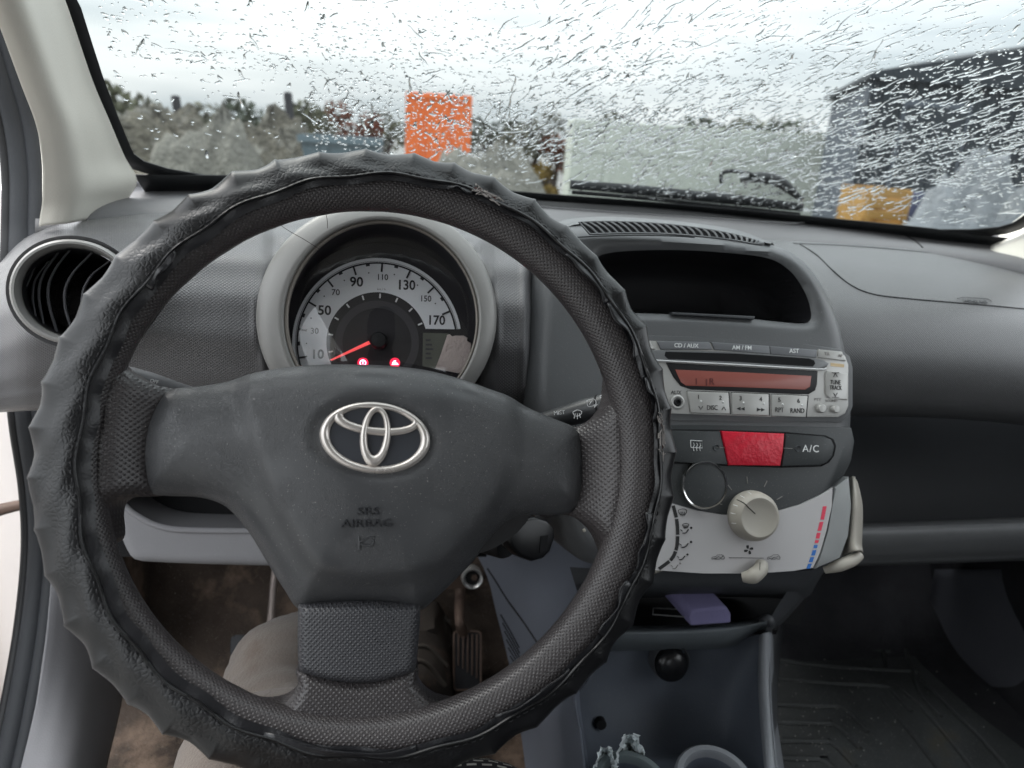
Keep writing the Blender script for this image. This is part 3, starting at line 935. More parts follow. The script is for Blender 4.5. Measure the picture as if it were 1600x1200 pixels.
# parked wiper outside the glass
M_wiper = mat('wiper_black', (0.02, 0.022, 0.024), 0.5, 0.4)
wp = thing('windscreen_wiper', 'black wiper arm and blade parked along the windscreen base', 'wiper', tuple(ws(XC + .05, .02, .02)))
def wsp(px, py, off):
    X, dz = ws_px(px, py); return ws(X, dz, off)
tube('blade', [wsp(892, 300, .012), wsp(990, 308, .012), wsp(1100, 319, .012), wsp(1180, 327, .012), wsp(1255, 336, .012)], [.0045, .0052, .0052, .0052, .004], M_wiper, wp, flat=1.4)
tube('rubber_edge', [wsp(894, 304, .004), wsp(1000, 313, .004), wsp(1100, 323, .004), wsp(1250, 339, .004)], .003, M_black, wp)
tube('hook', [wsp(1128, 306, .022), wsp(1130, 297, .026), wsp(1145, 293, .026), wsp(1165, 296, .026), wsp(1185, 301, .026)], .0030, M_wiper, wp)
tube('arm', [wsp(1160, 303, .022), wsp(1190, 307, .03), wsp(1220, 314, .03), wsp(1252, 330, .02)], [.006, .010, .011, .005], M_wiper, wp, flat=.8)
# ================================================================== pillars, seals, door, shell
def gY(px, py):
    X, dz = ws_px(px, py); return ws(X, dz).y
pl = thing('pillar_trim', 'beige moulded plastic pillar trim left of the windscreen', 'pillar trim', tuple(pY(150, 335, .8)))
rows = []
for (rx, ry, lx, ly, yl) in ((60, -70, -60, -70, .44), (93, 0, -14, 0, .50), (137, 125, 33, 125, .57), (166, 192, 56, 190, .61), (190, 247, 65, 250, .645), (208, 281, 66, 295, .67), (196, 306, 66, 320, .685), (183, 334, 64, 350, .695)):
    yr = gY(min(rx, 205), min(ry, 262)) - .012
    row = []
    for f, bul in ((0, 0), (.16, -.006), (.42, -.028), (.62, -.046), (.8, -.03), (1, 0)):
        row.append((rx + (lx - rx) * f, ry + (ly - ry) * f, yr + (yl - yr) * f + bul))
    rows.append(row)
patch('trim_moulding', rows, M_beige, pl, 6, 6, thick=.004)
tube('edge_lip', [pY(rx + 1, ry, gY(min(rx, 205), min(ry, 262)) - .008) for rx, ry in ((60, -70), (93, 0), (115, 62), (137, 125), (166, 192), (190, 247), (208, 281))], .0022, M_rubber, pl)
pr = thing('pillar_trim', 'beige pillar trim at the far right corner of the windscreen', 'pillar trim', tuple(pY(1590, 380, .9)))
patch('trim_moulding', [[(1536, 384, .93), (1556, 365, .93), (1585, 345, .92), (1625, 310, .88), (1680, 240, .80), (1740, 140, .7)], [(1556, 394, .86), (1577, 381, .86), (1606, 362, .85), (1650, 325, .81), (1700, 250, .75), (1760, 150, .66)], [(1600, 415, .80), (1612, 405, .80), (1640, 385, .79), (1690, 340, .77), (1740, 270, .71), (1800, 170, .63)]], M_beige, pr, 5, 5, thick=.004)

# door opening: rubber seal running down the left
sealx = [(-70, -120), (-32, -20), (3, 100), (28, 190), (38, 270), (38, 350), (36, 450), (38, 560), (46, 660), (60, 760), (64, 850), (55, 960), (36, 1080), (8, 1210), (-30, 1330)]
XS = -0.375
spts = []
for (x, y) in sealx:
    d = ray(x, y); p = CAM + d * ((XS + (.03 if y < 500 else 0)) / d.x) ; spts.append(p)
se = thing('door_seal', 'dark rubber weather seal around the open driver door', 'seal', tuple(spts[8]))
tube('bulb', spts, .0125, M_rubber, se, seg=12, flat=1.0, n=8)
tube('inner_lip', [p + Vector((.014, -.004, 0)) for p in spts], .0095, M_rubber, se, seg=10, n=8)
tube('outer_lip', [p + Vector((-.012, -.003, 0)) for p in spts], .006, M_black, se, seg=8, n=8)
# kick panel beside the driver's feet
kp = thing('kick_panel', 'grey plastic kick panel between the door seal and footwell', 'panel', tuple(pX(130, 1100, -.34)))
rows = []
for (lx, rx, y, Xl, Xr) in ((70, 108, 600, -.362, -.36), (76, 118, 700, -.362, -.36), (88, 126, 800, -.36, -.355), (80, 160, 900, -.358, -.35), (72, 205, 1000, -.356, -.335), (56, 190, 1100, -.354, -.32), (30, 165, 1210, -.352, -.30), (0, 150, 1330, -.35, -.28)):
    row = []
    for f, b in ((0, 0), (.12, .004), (.35, .010), (.6, .012), (.85, .006), (1, -.004)):
        row.append((lx + (rx - lx) * f, y, Xl + (Xr - Xl) * f + b))
    rows.append(row)
patch('panel_moulding', rows, M_lowgrey, kp, 5, 6, thick=.004, fn=pX)
# white open door outside
M_white = mat('white_car_paint', (0.78, 0.74, 0.72), 0.3, 0.5, coat=0.4, var=0.02)
dq = Vector((-.47, .72, .30))
dd = Vector((-math.sin(R(52)), -math.cos(R(52)), 0)) * 1
door = thing('front_door', 'white painted driver door standing open at the left edge', 'door', tuple(dq))
def dpt(s, z, off=0.0):
    n = Vector((-dd.y, dd.x, 0)); n = n if n.y < 0 else -n
    p = dq + dd * s + n * off; return (p.x, p.y, z)
G = [[dpt(s, z, .02 * math.sin(math.pi * min(1, max(0, (z - .2) / .75)))) for s in np.linspace(0, .95, 12)] for z in np.linspace(.95, .14, 10)]
grid_obj('inner_skin', G, M_white, door, thick=.06)
tube('window_frame', [dpt(.0, .95), dpt(.06, 1.05), dpt(.25, 1.36), dpt(.45, 1.46), dpt(.95, 1.46), dpt(.98, .95)], .02, M_rubber, door, seg=8)
M_strap = mat('brown_check_strap', (0.16, 0.10, 0.075), 0.6, 0.4, var=0.3)
hp = pX(6, 795, -.415)
tube('check_strap', [hp + Vector((.05, .02, .002)), hp, hp + Vector((-.05, -.04, -.004)), hp + Vector((-.14, -.06, -.012))], [.006, .0095, .011, .012], M_strap, door, flat=.55)
sill = obj('door_sill', [(-.43, -.8, .25), (-.58, -.8, .25), (-.58, .8, .25), (-.43, .8, .25), (-.43, -.8, .34), (-.57, -.8, .335), (-.57, .8, .335), (-.43, .8, .34)], [(0, 3, 2, 1), (4, 5, 6, 7), (0, 1, 5, 4), (1, 2, 6, 5), (2, 3, 7, 6), (3, 0, 4, 7)], M_white, None, smooth=False)
tag(sill, 'white painted door sill under the open driver door', 'sill')

# shell of the car round the cabin
M_head = mat('headlining_cloth', (0.5, 0.49, 0.46), 0.9, 0.1)
M_bodyw = M_white
shell = thing('car_shell', 'white car body shell around the cabin with pale roof lining', 'car body', (0.3, 0, .2))
grid_obj('roof', [[(x, y, 1.50 - .10 * ((x - XC) / .65) ** 2 - .05 * ((y + .5) / .9) ** 2) for x in np.linspace(-.36, .9, 9)] for y in np.linspace(.40, -1.45, 9)], M_head, shell, thick=.03)
box('passenger_door', (.955, -.35, .62), (.05, 1.6, .66), M_dark, shell)
box('hinge_pillar', (-.50, 1.0, .66), (.20, .06, .80), M_white, shell, bevel=.008)
box('front_wing', (-.62, 1.35, .60), (.06, .80, .62), M_white, shell)
box('rear_wall', (XC, -1.45, .65), (1.3, .05, .75), M_dark, shell)
for y in (-.55,):
    box('door_pillar', (.93, y, 1.2), (.05, .12, .55), M_head, shell)
    box('door_pillar', (-.42, y - .15, .9), (.05, .16, 1.2), M_head, shell)

# ================================================================== floor and footwells
M_carpet = mat('dirty_brown_carpet', (0.075, 0.058, 0.048), 0.95, 0.1, bump=('carpet', 420, 0.9), var=0.5, dust=.8, stain=(11.0, 0.50, 0.16, (0.20, 0.145, 0.11)))
M_carpd = mat('dark_carpet', (0.040, 0.040, 0.044), 0.95, 0.1, bump=('carpet', 420, 0.8), var=0.3)
ZF = .37
fl = obj('floor', [(-.37, -1.4, ZF - .02), (.93, -1.4, ZF - .02), (.93, 1.05, ZF - .02), (-.37, 1.05, ZF - .02)], [(0, 1, 2, 3)], M_carpd, smooth=False)
fl['kind'] = 'structure'
dfw = thing('driver_carpet', 'dirty brown carpet in the driver footwell behind the pedals', 'carpet', (-.1, .8, ZF))
rows = []
for (y, z) in ((.20, ZF), (.55, ZF), (.80, ZF + .01), (.92, ZF + .06), (.99, ZF + .16), (1.03, ZF + .32), (1.04, ZF + .50), (1.03, ZF + .62)):
    rows.append([(x, y + .012 * math.sin(9 * x + 3 * z), z + .008 * math.sin(14 * x + 6 * y)) for x in np.linspace(-.42, .24, 24)])
K = np.array(rows); K = np.array([cat(K[:, i], 6) for i in range(K.shape[1])]).transpose(1, 0, 2)
grid_obj('carpet_pile', K, M_carpet, dfw)
rows = [[(x, y, z) for y in np.linspace(.86, 1.05, 8)] for x, z in ((-.352, ZF - .01), (-.356, ZF + .1), (-.358, ZF + .3), (-.36, ZF + .62))]
grid_obj('side_lining', rows, M_carpet, dfw)
pfw = thing('passenger_carpet', 'dark carpet lining the passenger footwell under the shelf', 'carpet', (.65, .95, ZF))
rows = []
for (y, z) in ((.15, ZF - .008), (.80, ZF - .005), (.97, ZF + .05), (1.04, ZF + .18), (1.06, ZF + .4), (1.05, ZF + .66)):
    rows.append([(x, y, z) for x in np.linspace(.24, .95, 16)])
K = np.array(rows); K = np.array([cat(K[:, i], 6) for i in range(K.shape[1])]).transpose(1, 0, 2)
grid_obj('carpet_pile', K, M_carpd, pfw)
grid_obj('side_lining', [[(.935, y, z) for y in np.linspace(.1, 1.06, 10)] for z in (ZF - .02, ZF + .2, ZF + .4, ZF + .68)], M_carpd, pfw)
M_kickr = mat('passenger_kick_plastic', (0.085, 0.088, 0.102), 0.65, 0.3, bump=('grain', 700, 0.3), var=0.1)
kr = thing('kick_panel', 'dark plastic kick panel at the right of the passenger footwell', 'panel', tuple(pZ(1590, 1190, ZF)))
patch('panel_moulding', [[(1460, 890, .98), (1560, 890, .88), (1680, 890, .78), (1820, 890, .66)], [(1450, 980, .97), (1545, 985, .86), (1680, 985, .74), (1820, 985, .62)], [(1472, 1040, .92), (1560, 1065, .82), (1690, 1090, .70), (1820, 1100, .58)], [(1530, 1092, .86), (1600, 1140, .78), (1710, 1200, .66), (1820, 1240, .55)]], M_kickr, kr, 6, 6, thick=.004)
# rubber mat with raised ribs
M_mat = mat('black_rubber_mat', (0.058, 0.062, 0.063), 0.6, 0.4, bump=('fine', 160, 0.3), var=0.35, dust=1.0, stain=(9.0, 0.60, 0.1, (0.075, 0.07, 0.055)))
FM = Frame((.6, .75, ZF + .004), (1, 0, 0), (0, 1, 0))
mt = thing('rubber_mat', 'black ribbed rubber mat with grit in the passenger footwell', 'floor mat', (.6, .75, ZF))
plate('mat_sheet', FM, [(1150, 955), (1365, 968), (1398, 990), (1440, 1040), (1520, 1110), (1640, 1200), (1720, 1290), (1150, 1330)], -.004, .003, M_mat, mt, bevel=.002)
def rib(pts, r_=.0042):
    tube('rib', [FM.at(x, y, .0042) for x, y in pts], r_, M_mat, mt, seg=6, flat=.9)
for (y0, y1, xe) in ((978, 990, 1372), (1004, 1018, 1390), (1031, 1048, 1432), (1059, 1072, 1398), (1100, 1104, 1330), (1128, 1130, 1318), (1157, 1158, 1312), (1184, 1186, 1300)):
    rib([(1170, y0 - 1), (1210, y0), (1290, (y0 + y1) / 2 + 1), (xe - 18, y1)] + ([(xe, y1 + 12), (xe + 26, y1 + 40)] if y0 > 1050 else [(xe, y1 + 1)]))
for pts in (((1362, 966), (1374, 1000), (1388, 1045)), ((1410, 1000), (1424, 1045), (1440, 1085), (1470, 1120)), ((1408, 1075), (1440, 1105), (1480, 1150), (1520, 1200), (1560, 1250)), ((1440, 1060), (1490, 1110), (1540, 1160), (1600, 1230)), ((1380, 1095), (1420, 1140), (1470, 1205), (1500, 1260))):
    rib(pts)
M_grit = mat('pale_grit', (0.55, 0.54, 0.5), 0.8)
V = []; Fc = []
for k in range(150):
    x = rnd.gauss(1265, 55) if k < 110 else rnd.uniform(1200, 1560); y = rnd.gauss(1130, 45) if k < 110 else rnd.uniform(1000, 1200)
    if x < 1212 or y > 1215 or y < 1000: continue
    p = FM.at(x, y, .005); s_ = rnd.uniform(.0004, .0011); B = len(V)
    V += [p + Vector((s_ * a, s_ * b * rnd.uniform(.6, 1.4), s_ * c)) for a, b, c in ((1, 0, 0), (-1, .3, 0), (0, 1, 0), (0, -1, .2), (0, 0, 1))]
    Fc += [(B, B + 2, B + 4), (B + 2, B + 1, B + 4), (B + 1, B + 3, B + 4), (B + 3, B, B + 4)]
g = obj('grit', V, Fc, M_grit, mt, smooth=False); g['kind'] = 'stuff'

# pedals
M_padr = mat('worn_pedal_rubber', (0.025, 0.026, 0.03), 0.5, 0.4, var=0.3)
M_ped = mat('rusty_pedal_steel', (0.15, 0.105, 0.085), 0.6, 0.4, metal=0.3, var=0.4)
FP = tilted(730, 1030, .86, 42, -2)
pd = thing('accelerator_pedal', 'accelerator pedal with ribbed worn rubber pad on brown arm', 'pedal', tuple(pY(730, 1085, .86)))
plate('pad', FP, rrect(708, 985, 753, 1080, 7), -.008, .0, M_padr, pd, bevel=.002)
band('pad_rim', FP, rrect(708, 985, 753, 1080, 7), rrect(711, 988.5, 750, 1076.5, 5), -.001, .0018, M_ped, pd)
for k in range(5):
    x = 716.5 + k * 7.2
    plate('tread_rib', FP, [(x - 1.6, 991), (x + 1.6, 991), (x + 1.6 - .6, 1040 + 5 * k), (x - 1.2, 1040 + 5 * k)], -.001, .0022, M_ped, pd, bevel=.0005)
tube('arm', [pY(722, 880, .98), pY(719, 930, .95), pY(718, 968, .89), FP.at(724, 992, -.006)], [.008, .0075, .007, .008], M_ped, pd)
bp = thing('brake_pedal', 'thin steel pedal arm left of the wheel hub bottom', 'pedal', tuple(pY(424, 960, .9)))
tube('arm', [pY(431, 880, .95), pY(427, 920, .93), pY(424, 960, .9), pY(420, 1000, .87)], .0052, mat('bare_pedal_steel', (0.32, 0.27, 0.25), 0.5, 0.5, metal=.5, var=.2), bp)
FB = tilted(415, 1015, .86, 45, 0)
plate('pad', FB, rrect(360, 992, 462, 1052, 8), -.008, 0, M_padr, bp, bevel=.002)
# round bracket above the accelerator
FB2 = tilted(737, 903, .93, 20, 0)
br = thing('pedal_bracket', 'round steel bush of the pedal bracket above the accelerator', 'bracket', tuple(pY(737, 920, .93)))
lathe('bush_ring', FB2, 738, 903, [(.0105, 0), (.012, .004), (.0145, .006), (.016, .003), (.016, -.02)], mat('bare_bush_steel', (0.55, 0.55, 0.55), .35, .5, metal=.6), br)
lathe('bush_core', FB2, 738, 903, [(0, -.002), (.010, -.002), (.012, -.01)], M_black, br)
lathe('bolt', FB2, 741, 902, [(0, .004), (.0045, .004), (.005, .001), (.005, -.004)], M_ped, br, seg=6)
box('bracket_plate', tuple(FB2.at(725, 905, -.014)), (.055, .004, .03), M_ped, br)

# ================================================================== dashboard
ds = thing('dashboard', 'dark grey dashboard with dotted grain below the windscreen', 'dashboard', tuple(pY(800, 640, .75)))
row0 = [(x, y, base_pt(min(x, 1560), y).y + .02) for x, y in ((60, 286), (205, 283), (400, 284), (600, 293), (860, 312), (1100, 331), (1300, 350), (1440, 360), (1545, 364), (1640, 362))]
row1 = [(60, 305, .82), (200, 302, .87), (400, 303, .93), (600, 313, .95), (860, 330, .96), (1100, 348, .96), (1300, 365, .95), (1440, 378, .93), (1545, 388, .89), (1640, 394, .86)]
row2 = [(55, 345, .72), (190, 332, .755), (400, 332, .78), (600, 345, .80), (860, 362, .82), (1100, 374, .83), (1300, 384, .83), (1440, 394, .82), (1545, 406, .80), (1630, 420, .78)]
row3 = [(x, y + 60, Y) for x, y, Y in row2]
dkc = caster(patch('upper_deck', [row0, row1, row2, row3], M_deck, ds, 7, 7))
# driver's side face
cols = [-90, -40, 0, 40, 90, 150, 220, 290, 350] + list(range(366, 860, 12)) + [880, 900]
def L(vals): return np.interp(cols, [-90, 0, 65, 200, 400, 600, 800, 900], vals)
tops = L([470, 393, 347, 334, 333, 336, 346, 352])
rows = []
_fy = [(0, .76), (.035, .705), (.10, .655), (.22, .61), (.40, .582), (.60, .572), (.80, .578), (.93, .592), (1.0, .615)]
for f, Yv in [(f_, float(np.interp(f_, [a_[0] for a_ in _fy], [a_[1] for a_ in _fy]))) for f_ in (0, .035, .07, .1, .15, .22, .3, .4, .5, .6, .7, .8, .87, .93, 1.0)] + [(1.0, .70)]:
    row = []
    for i, c_ in enumerate(cols):
        bot = np.interp(c_, [-90, 60, 200, 400, 900], [648, 640, 640, 660, 680])
        y = tops[i] + (bot - tops[i]) * f
        back = max(0, (40 - c_)) * .0009 * (1 if f < .3 else .8)
        lb_ = .06 * float(smooth01((c_ - 822) / 22)) * float(smooth01((y - 395) / 30))
        dent = lb_ + .085 * float(smooth01((1.0 - math.hypot((c_ - 590) / 184, (y - 500) / 178)) / .12))
        row.append((c_, y, dent + Yv + back * (1 - f * .5) - .02 * math.exp(-((c_ - 110) / 90.0) ** 2) * math.sin(math.pi * min(1, f * 1.1)) ** 2))
    rows.append(row)
patch('driver_face', rows, M_dash, ds, 3, 4)
# passenger side: airbag top, face and tuck-under
cols = [1150, 1210, 1260, 1310, 1360, 1420, 1490, 1570, 1650, 1740]
def ln(pts): return np.interp(cols, [p[0] for p in pts], [p[1] for p in pts])
yA = ln([(1150, 372), (1240, 377), (1400, 387), (1500, 398), (1600, 413), (1740, 445)])
rows = []
for dy, Yv in ((0, .83), (12, .79), (40, .725), (85, .668), (130, .642), (180, .630), (225, .636), (258, .655), (270, .70), (268, .80)):
    x0_ = 1150 if dy == 0 else 1215 if dy == 12 else 1255 if dy == 40 else 1282
    row = []
    for i, c_ in enumerate(cols):
        cx_ = x0_ + (c_ - 1150) * (1740 - x0_) / 590
        row.append((cx_, float(np.interp(cx_, cols, yA)) + dy * (1 - .10 * (cx_ - 1300) / 400), Yv))
    rows.append(row)
M_dashp = mat('passenger_dash_ribbed_grain', (0.118, 0.119, 0.122), 0.36, 0.5, bump=('dots', 760, 1.0), var=0.10, dust=0.35)
pfc = caster(patch('passenger_face', rows, M_dashp, ds, 4, 6))
def passY(px, py):
    i = np.interp(px, cols, yA); return float(np.interp((py - i) / (1 - .10 * (px - 1300) / 400), [0, 12, 40, 85, 130, 180], [.83, .79, .725, .668, .642, .630]))
tube('airbag_seam', [pfc(x, y, .0001) for x, y in ((1250, 382), (1275, 398), (1300, 422), (1330, 446), (1365, 460), (1420, 467), (1490, 473), (1560, 479), (1640, 487))], .0008, M_void, ds, n=8)
tube('airbag_top_seam', [pfc(x, y, .0001) for x, y in ((1240, 380.5), (1320, 384), (1400, 390), (1500, 401), (1600, 417), (1660, 427))], .0011, M_cons, ds, n=8)
_fa = pfc(1524, 471, .0006)
FA = Frame(_fa, pfc(1545, 472.5, .0006) - pfc(1500, 469.5, .0006), pfc(1524, 465, .0006) - pfc(1524, 477, .0006))
text('airbag_lettering', 'AIRBAG', FA, 1524, 471, 4.6, M_cons, ds, h=.0006, sx=1.5, rot=-.5, ext=.0004)
tube('lettering_frame', [FA.at(x, y, .0008) for x, y in ((1496, 466), (1505, 464.5), (1540, 466.5), (1550, 471))], .0005, M_cons, ds)
# deck joint on the right
tube('deck_joint', [dkc(x, y, .0001) for x, y in ((1404, 364), (1420, 371), (1432, 378), (1441, 387))], .0012, M_void, ds)
# recess below the passenger face, shelf
patch('shelf_back_wall', [[(1250, 640, .84), (1500, 640, .84), (1800, 640, .8)], [(1250, 720, .84), (1500, 720, .84), (1800, 720, .80)], [(1250, 835, .80), (1500, 833, .80), (1800, 830, .76)]], M_dark, ds, 6, 6)
M_shelf = mat('shelf_lip_plastic', (0.17, 0.175, 0.18), 0.5, 0.4, bump=('grain', 800, 0.3), var=0.12, dust=0.6)
rows = []
for y0, y1, Y in ((818, 808, .80), (824, 815, .715), (828, 820, .70), (838, 830, .695), (856, 848, .70), (874, 866, .715), (884, 876, .75), (880, 872, .95)):
    rows.append([(x, y0 + (y1 - y0) * (x - 1340) / 260, Y) for x in (1290, 1340, 1430, 1520, 1600, 1720)])
patch('shelf', rows, M_shelf, ds, 4, 5)
# lower grey knee panel with slot on the driver's side
FK = tilted(300, 830, .66, 12, 0)
def kh(P, d, dh): return -.018 * np.clip(1 - d / .012, 0, 1) ** 2
sheet('knee_panel', FK, [(150, 770), (166, 782), (172, 822), (183, 856), (202, 884), (250, 889), (330, 892), (420, 894), (560, 896), (700, 896), (745, 880), (760, 800), (700, 745), (560, 735), (300, 740), (200, 745)], kh, M_lowgrey, ds, sp=.006, holes=[[(190, 779), (214, 803), (250, 820), (300, 826), (420, 827), (600, 826), (690, 815), (690, 765), (560, 756), (300, 760), (215, 765)]], skirt=.05, hole_skirt=.05)
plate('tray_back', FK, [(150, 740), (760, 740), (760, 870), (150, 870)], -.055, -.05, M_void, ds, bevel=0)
tube('tray_lip', [FK.at(x, y, .001) for x, y in ((186, 775), (196, 790), (214, 805), (250, 822), (300, 828), (420, 829), (560, 829))], .0032, M_lowgrey, ds, n=8)
# demister slot in the deck
_fa = dkc(1100, 340)
FD = Frame(_fa, dkc(1180, 345) - dkc(1000, 332), dkc(1100, 336) - dkc(1100, 345))
plate('demister_slot', FD, [(800, 318), (950, 329), (1100, 338), (1200, 344), (1240, 347), (1256, 345), (1250, 341), (1200, 337), (1100, 329), (950, 320), (800, 311)], .0005, .0030, M_void, ds, bevel=0.0005, curved=False)
tube('slot_rim', [FD.at(x, y, .003) for x, y in ((800, 320), (950, 331), (1100, 340.5), (1200, 347), (1245, 349), (1263, 345.5), (1255, 340))], .0013, M_deck, ds)

# left air vent
VF = tilted(117, 457, .528, 14, 13)
s_ = VF.sc(113, 457)
vt = M_silver
vr = lathe('air_vent', VF, 117, 457, [(84 * s_, -.03), (85 * s_, -.004), (87 * s_, .002), (90 * s_, .005), (94 * s_, .005), (98.5 * s_, .002), (100 * s_, -.006), (101 * s_, -.02)], vt, ds, seg=64, sy=.95, sharp=60)
lathe('vent_barrel', VF, 117, 457, [(83 * s_, -.006), (80 * s_, -.03), (66 * s_, -.055), (30 * s_, -.065), (0, -.066)], M_black, vr, seg=48, sy=.95)
lathe('vent_surround_groove', VF, 117, 457, [(100 * s_, -.006), (107 * s_, -.003), (108 * s_, -.012)], M_deck, vr, seg=64, sy=.95)
M_vane = mat('vent_vane_plastic', (0.13, 0.13, 0.14), 0.35, 0.5)
for pts in (((110, 390), (90, 415), (77, 442), (76, 473), (88, 516)), ((138, 401), (115, 425), (103, 448), (101, 473), (107, 500), (116, 522)), ((163, 414), (146, 427), (136, 441), (130, 455), (128, 480), (134, 510)), ((84, 404), (70, 424), (62, 445), (61, 468), (66, 498)), ((70, 416), (58, 432), (52, 448), (51, 470), (54, 488)), ((46, 436), (55, 415), (72, 399), (107, 387)), ((170, 430), (160, 445), (155, 465), (155, 490))):
    pts = [np.array(p, float) for p in pts]
    pts = [pts[0] + (pts[0] - pts[1]) * .55] + pts + [pts[-1] + (pts[-1] - pts[-2]) * .6]
    C = cat(pts, 6)
    G = [[VF.at(x, y, h) for x, y in C] for h in (-.014, -.0125, -.014, -.034)]
    G[0] = [VF.at(x - 2.4, y, -.0145) for x, y in C]; G[1] = [VF.at(x, y, -.0125) for x, y in C]; G[2] = [VF.at(x + 2.4, y, -.0145) for x, y in C]
    G = [[VF.at(x - 2.6, y, -.04) for x, y in C]] + G[:3] + [[VF.at(x + 2.6, y, -.04) for x, y in C]]
    grid_obj('vent_vane', G, M_vane, vr, sharp=50)

# ================================================================== instrument cluster
CF = tilted(590, 500, .545, 20, 0)
ic = thing('instrument_cluster', 'round speedometer pod with silver bezel behind the steering wheel', 'speedometer', tuple(pY(590, 640, .56)))
N_ = 96
eo = ell(588, 495, 188, 181, N_); el_ = ell(592, 497, 163, 162, N_); ei = ell(596, 499, 152, 155, N_)
def fr_ring(px_list, h): return [CF.at(x, y, h) for x, y in px_list]
def scaled(a, b, t): return [(p[0] + (q_[0] - p[0]) * t, p[1] + (q_[1] - p[1]) * t) for p, q_ in zip(a, b)]
G = [[CF.w(*CF.loc(x, y, -.010), -.11) for x, y in ell(588, 495, 188, 181, N_)], fr_ring(eo, -.010), fr_ring(scaled(eo, ei, .05), -.0075), fr_ring(scaled(eo, ei, .14), -.0058), fr_ring(scaled(eo, ei, .4), -.0035), fr_ring(scaled(eo, ei, .75), -.0014), fr_ring(scaled(eo, ei, .93), -.0010), fr_ring(ei, -.004)]
flip_fix(grid_obj('bezel', G, M_silver, ic, closed_u=True))
M_lip = mat('dull_bronze_lip', (0.20, 0.18, 0.16), 0.35, 0.5, metal=.3)
e2 = ell(597, 500, 146, 150, N_)
flip_fix(grid_obj('inner_lip', [fr_ring(ei, -.004), fr_ring(scaled(ei, e2, .3), -.003), fr_ring(scaled(ei, e2, .8), -.0035), fr_ring(e2, -.007)], M_lip, ic, closed_u=True))
M_funnel = mat('cluster_funnel_black', (0.022, 0.022, 0.026), 0.6, 0.3, bump=('grain', 900, .15))
e3x = [CF.loc(x, y, -.045) for x, y in ell(592, 520, 150, 140, N_)]
flip_fix(grid_obj('funnel', [fr_ring(e2, -.0065), fr_ring(e2, -.012), [CF.w(x, y, -.045) for x, y in e3x]], M_funnel, ic, closed_u=True))
DH = -.044
M_dial = mat('dial_face_black', (0.026, 0.024, 0.028), 0.5, 0.4, var=0.15)
M_scale = mat('dial_scale_pale', (0.80, 0.81, 0.84), 0.55, 0.3, var=0.05, dust=.5)
M_ink = mat('dial_ink_dark', (0.03, 0.03, 0.035), 0.5, 0.3)
plate('dial_face', CF, ell(592, 520, 152, 142, 72), DH - .004, DH, M_dial, ic, bevel=0, hproj=DH)
DC = (589.0, 535.5)
def arc(r0, a0, a1, n=60): return [(DC[0] + r0 * math.cos(R(a0 + (a1 - a0) * k / n)), DC[1] - r0 * math.sin(R(a0 + (a1 - a0) * k / n))) for k in range(n + 1)]
def flatband(name, A, B, h, mt, par):
    return grid_obj(name, [[CF.at(x, y, h) for x, y in A], [CF.at(x, y, h) for x, y in B]], mt, par)
def dpol(r, a): return (DC[0] + r * math.cos(R(a)), DC[1] - r * math.sin(R(a)))
sb = flatband('scale_band', arc(127, 212, 9.5), arc(79, 212, 16), DH + .0012, M_scale, ic)
flatband('outer_ring', arc(132.5, 212, 9.5), arc(127.6, 212, 9.5), DH + .0016, M_scale, ic)
flatband('scale_line', arc(126.0, 212, 9.5), arc(123.4, 212, 9.5), DH + .0016, M_ink, ic)
M_mid = mat('dial_mid_ring', (0.055, 0.052, 0.058), 0.45, 0.4)
flatband('mid_ring', arc(66, 0, 360), arc(54, 0, 360), DH + .0008, M_mid, ic)
for k in range(17):
    v = 10 + k * 10; a = 191 - (v - 10) * 1.0475
    big = (k % 2 == 0)
    r0, r1, w_ = (125, 111, 1.4) if big else (124.5, 120.5, 3.0)
    c1, c2 = dpol(r0, a), dpol(r1, a); t_ = (math.sin(R(a)), math.cos(R(a)))
    plate('tick', CF, [(c1[0] + t_[0] * w_, c1[1] + t_[1] * w_), (c1[0] - t_[0] * w_, c1[1] - t_[1] * w_), (c2[0] - t_[0] * w_, c2[1] - t_[1] * w_), (c2[0] + t_[0] * w_, c2[1] + t_[1] * w_)], DH + .0013, DH + .0019, M_ink, ic, bevel=0)
    if not big:
        plate('dot', CF, ell(*dpol(110, a), 1.1, 1.1, 8), DH + .0013, DH + .0019, M_ink, ic, bevel=0)
    if big:
        c1, c2 = dpol(77, a), dpol(70, a); w_ = 1.2
        plate('inner_tick', CF, [(c1[0] + t_[0] * w_, c1[1] + t_[1] * w_), (c1[0] - t_[0] * w_, c1[1] - t_[1] * w_), (c2[0] - t_[0] * w_, c2[1] - t_[1] * w_), (c2[0] + t_[0] * w_, c2[1] + t_[1] * w_)], DH + .0010, DH + .0016, M_text_w, ic, bevel=0)
for s, x, y, sz, b_ in (('10', 496, 554, 15.5, .022), ('30', 491.5, 517.5, 10, .012), ('50', 507, 485.5, 16, .022), ('70', 524.5, 457, 10, .012), ('90', 557, 441, 16, .022), ('110', 597.5, 433.5, 10, .012), ('130', 634.5, 446, 16, .022), ('150', 665, 467, 10, .012), ('170', 681.5, 501, 15.5, .022)):
    text('numeral', s, CF, x, y, sz, M_ink, ic, h=DH + .0014, bold=b_, sx=.92 if len(s) == 3 else 1.0, ext=.0001)
text('unit_lettering', 'km / h', CF, 596, 452, 4.0, M_text_g, ic, h=DH + .0014, ext=.0001)
M_needle = mat('red_needle', (0.80, 0.09, 0.10), 0.4, 0.4, emit=((1.0, 0.10, 0.10), 0.3))
plate('needle', CF, [(576, 532.5), (578.8, 537.2), (518, 563.5), (515, 562.2)], DH + .006, DH + .008, M_needle, ic, bevel=.0004)
lathe('needle_hub', CF, 592, 533, [(0, DH + .012), (.0055, DH + .0115), (.0068, DH + .010), (.0072, DH + .001)], M_black, ic, hproj=DH)
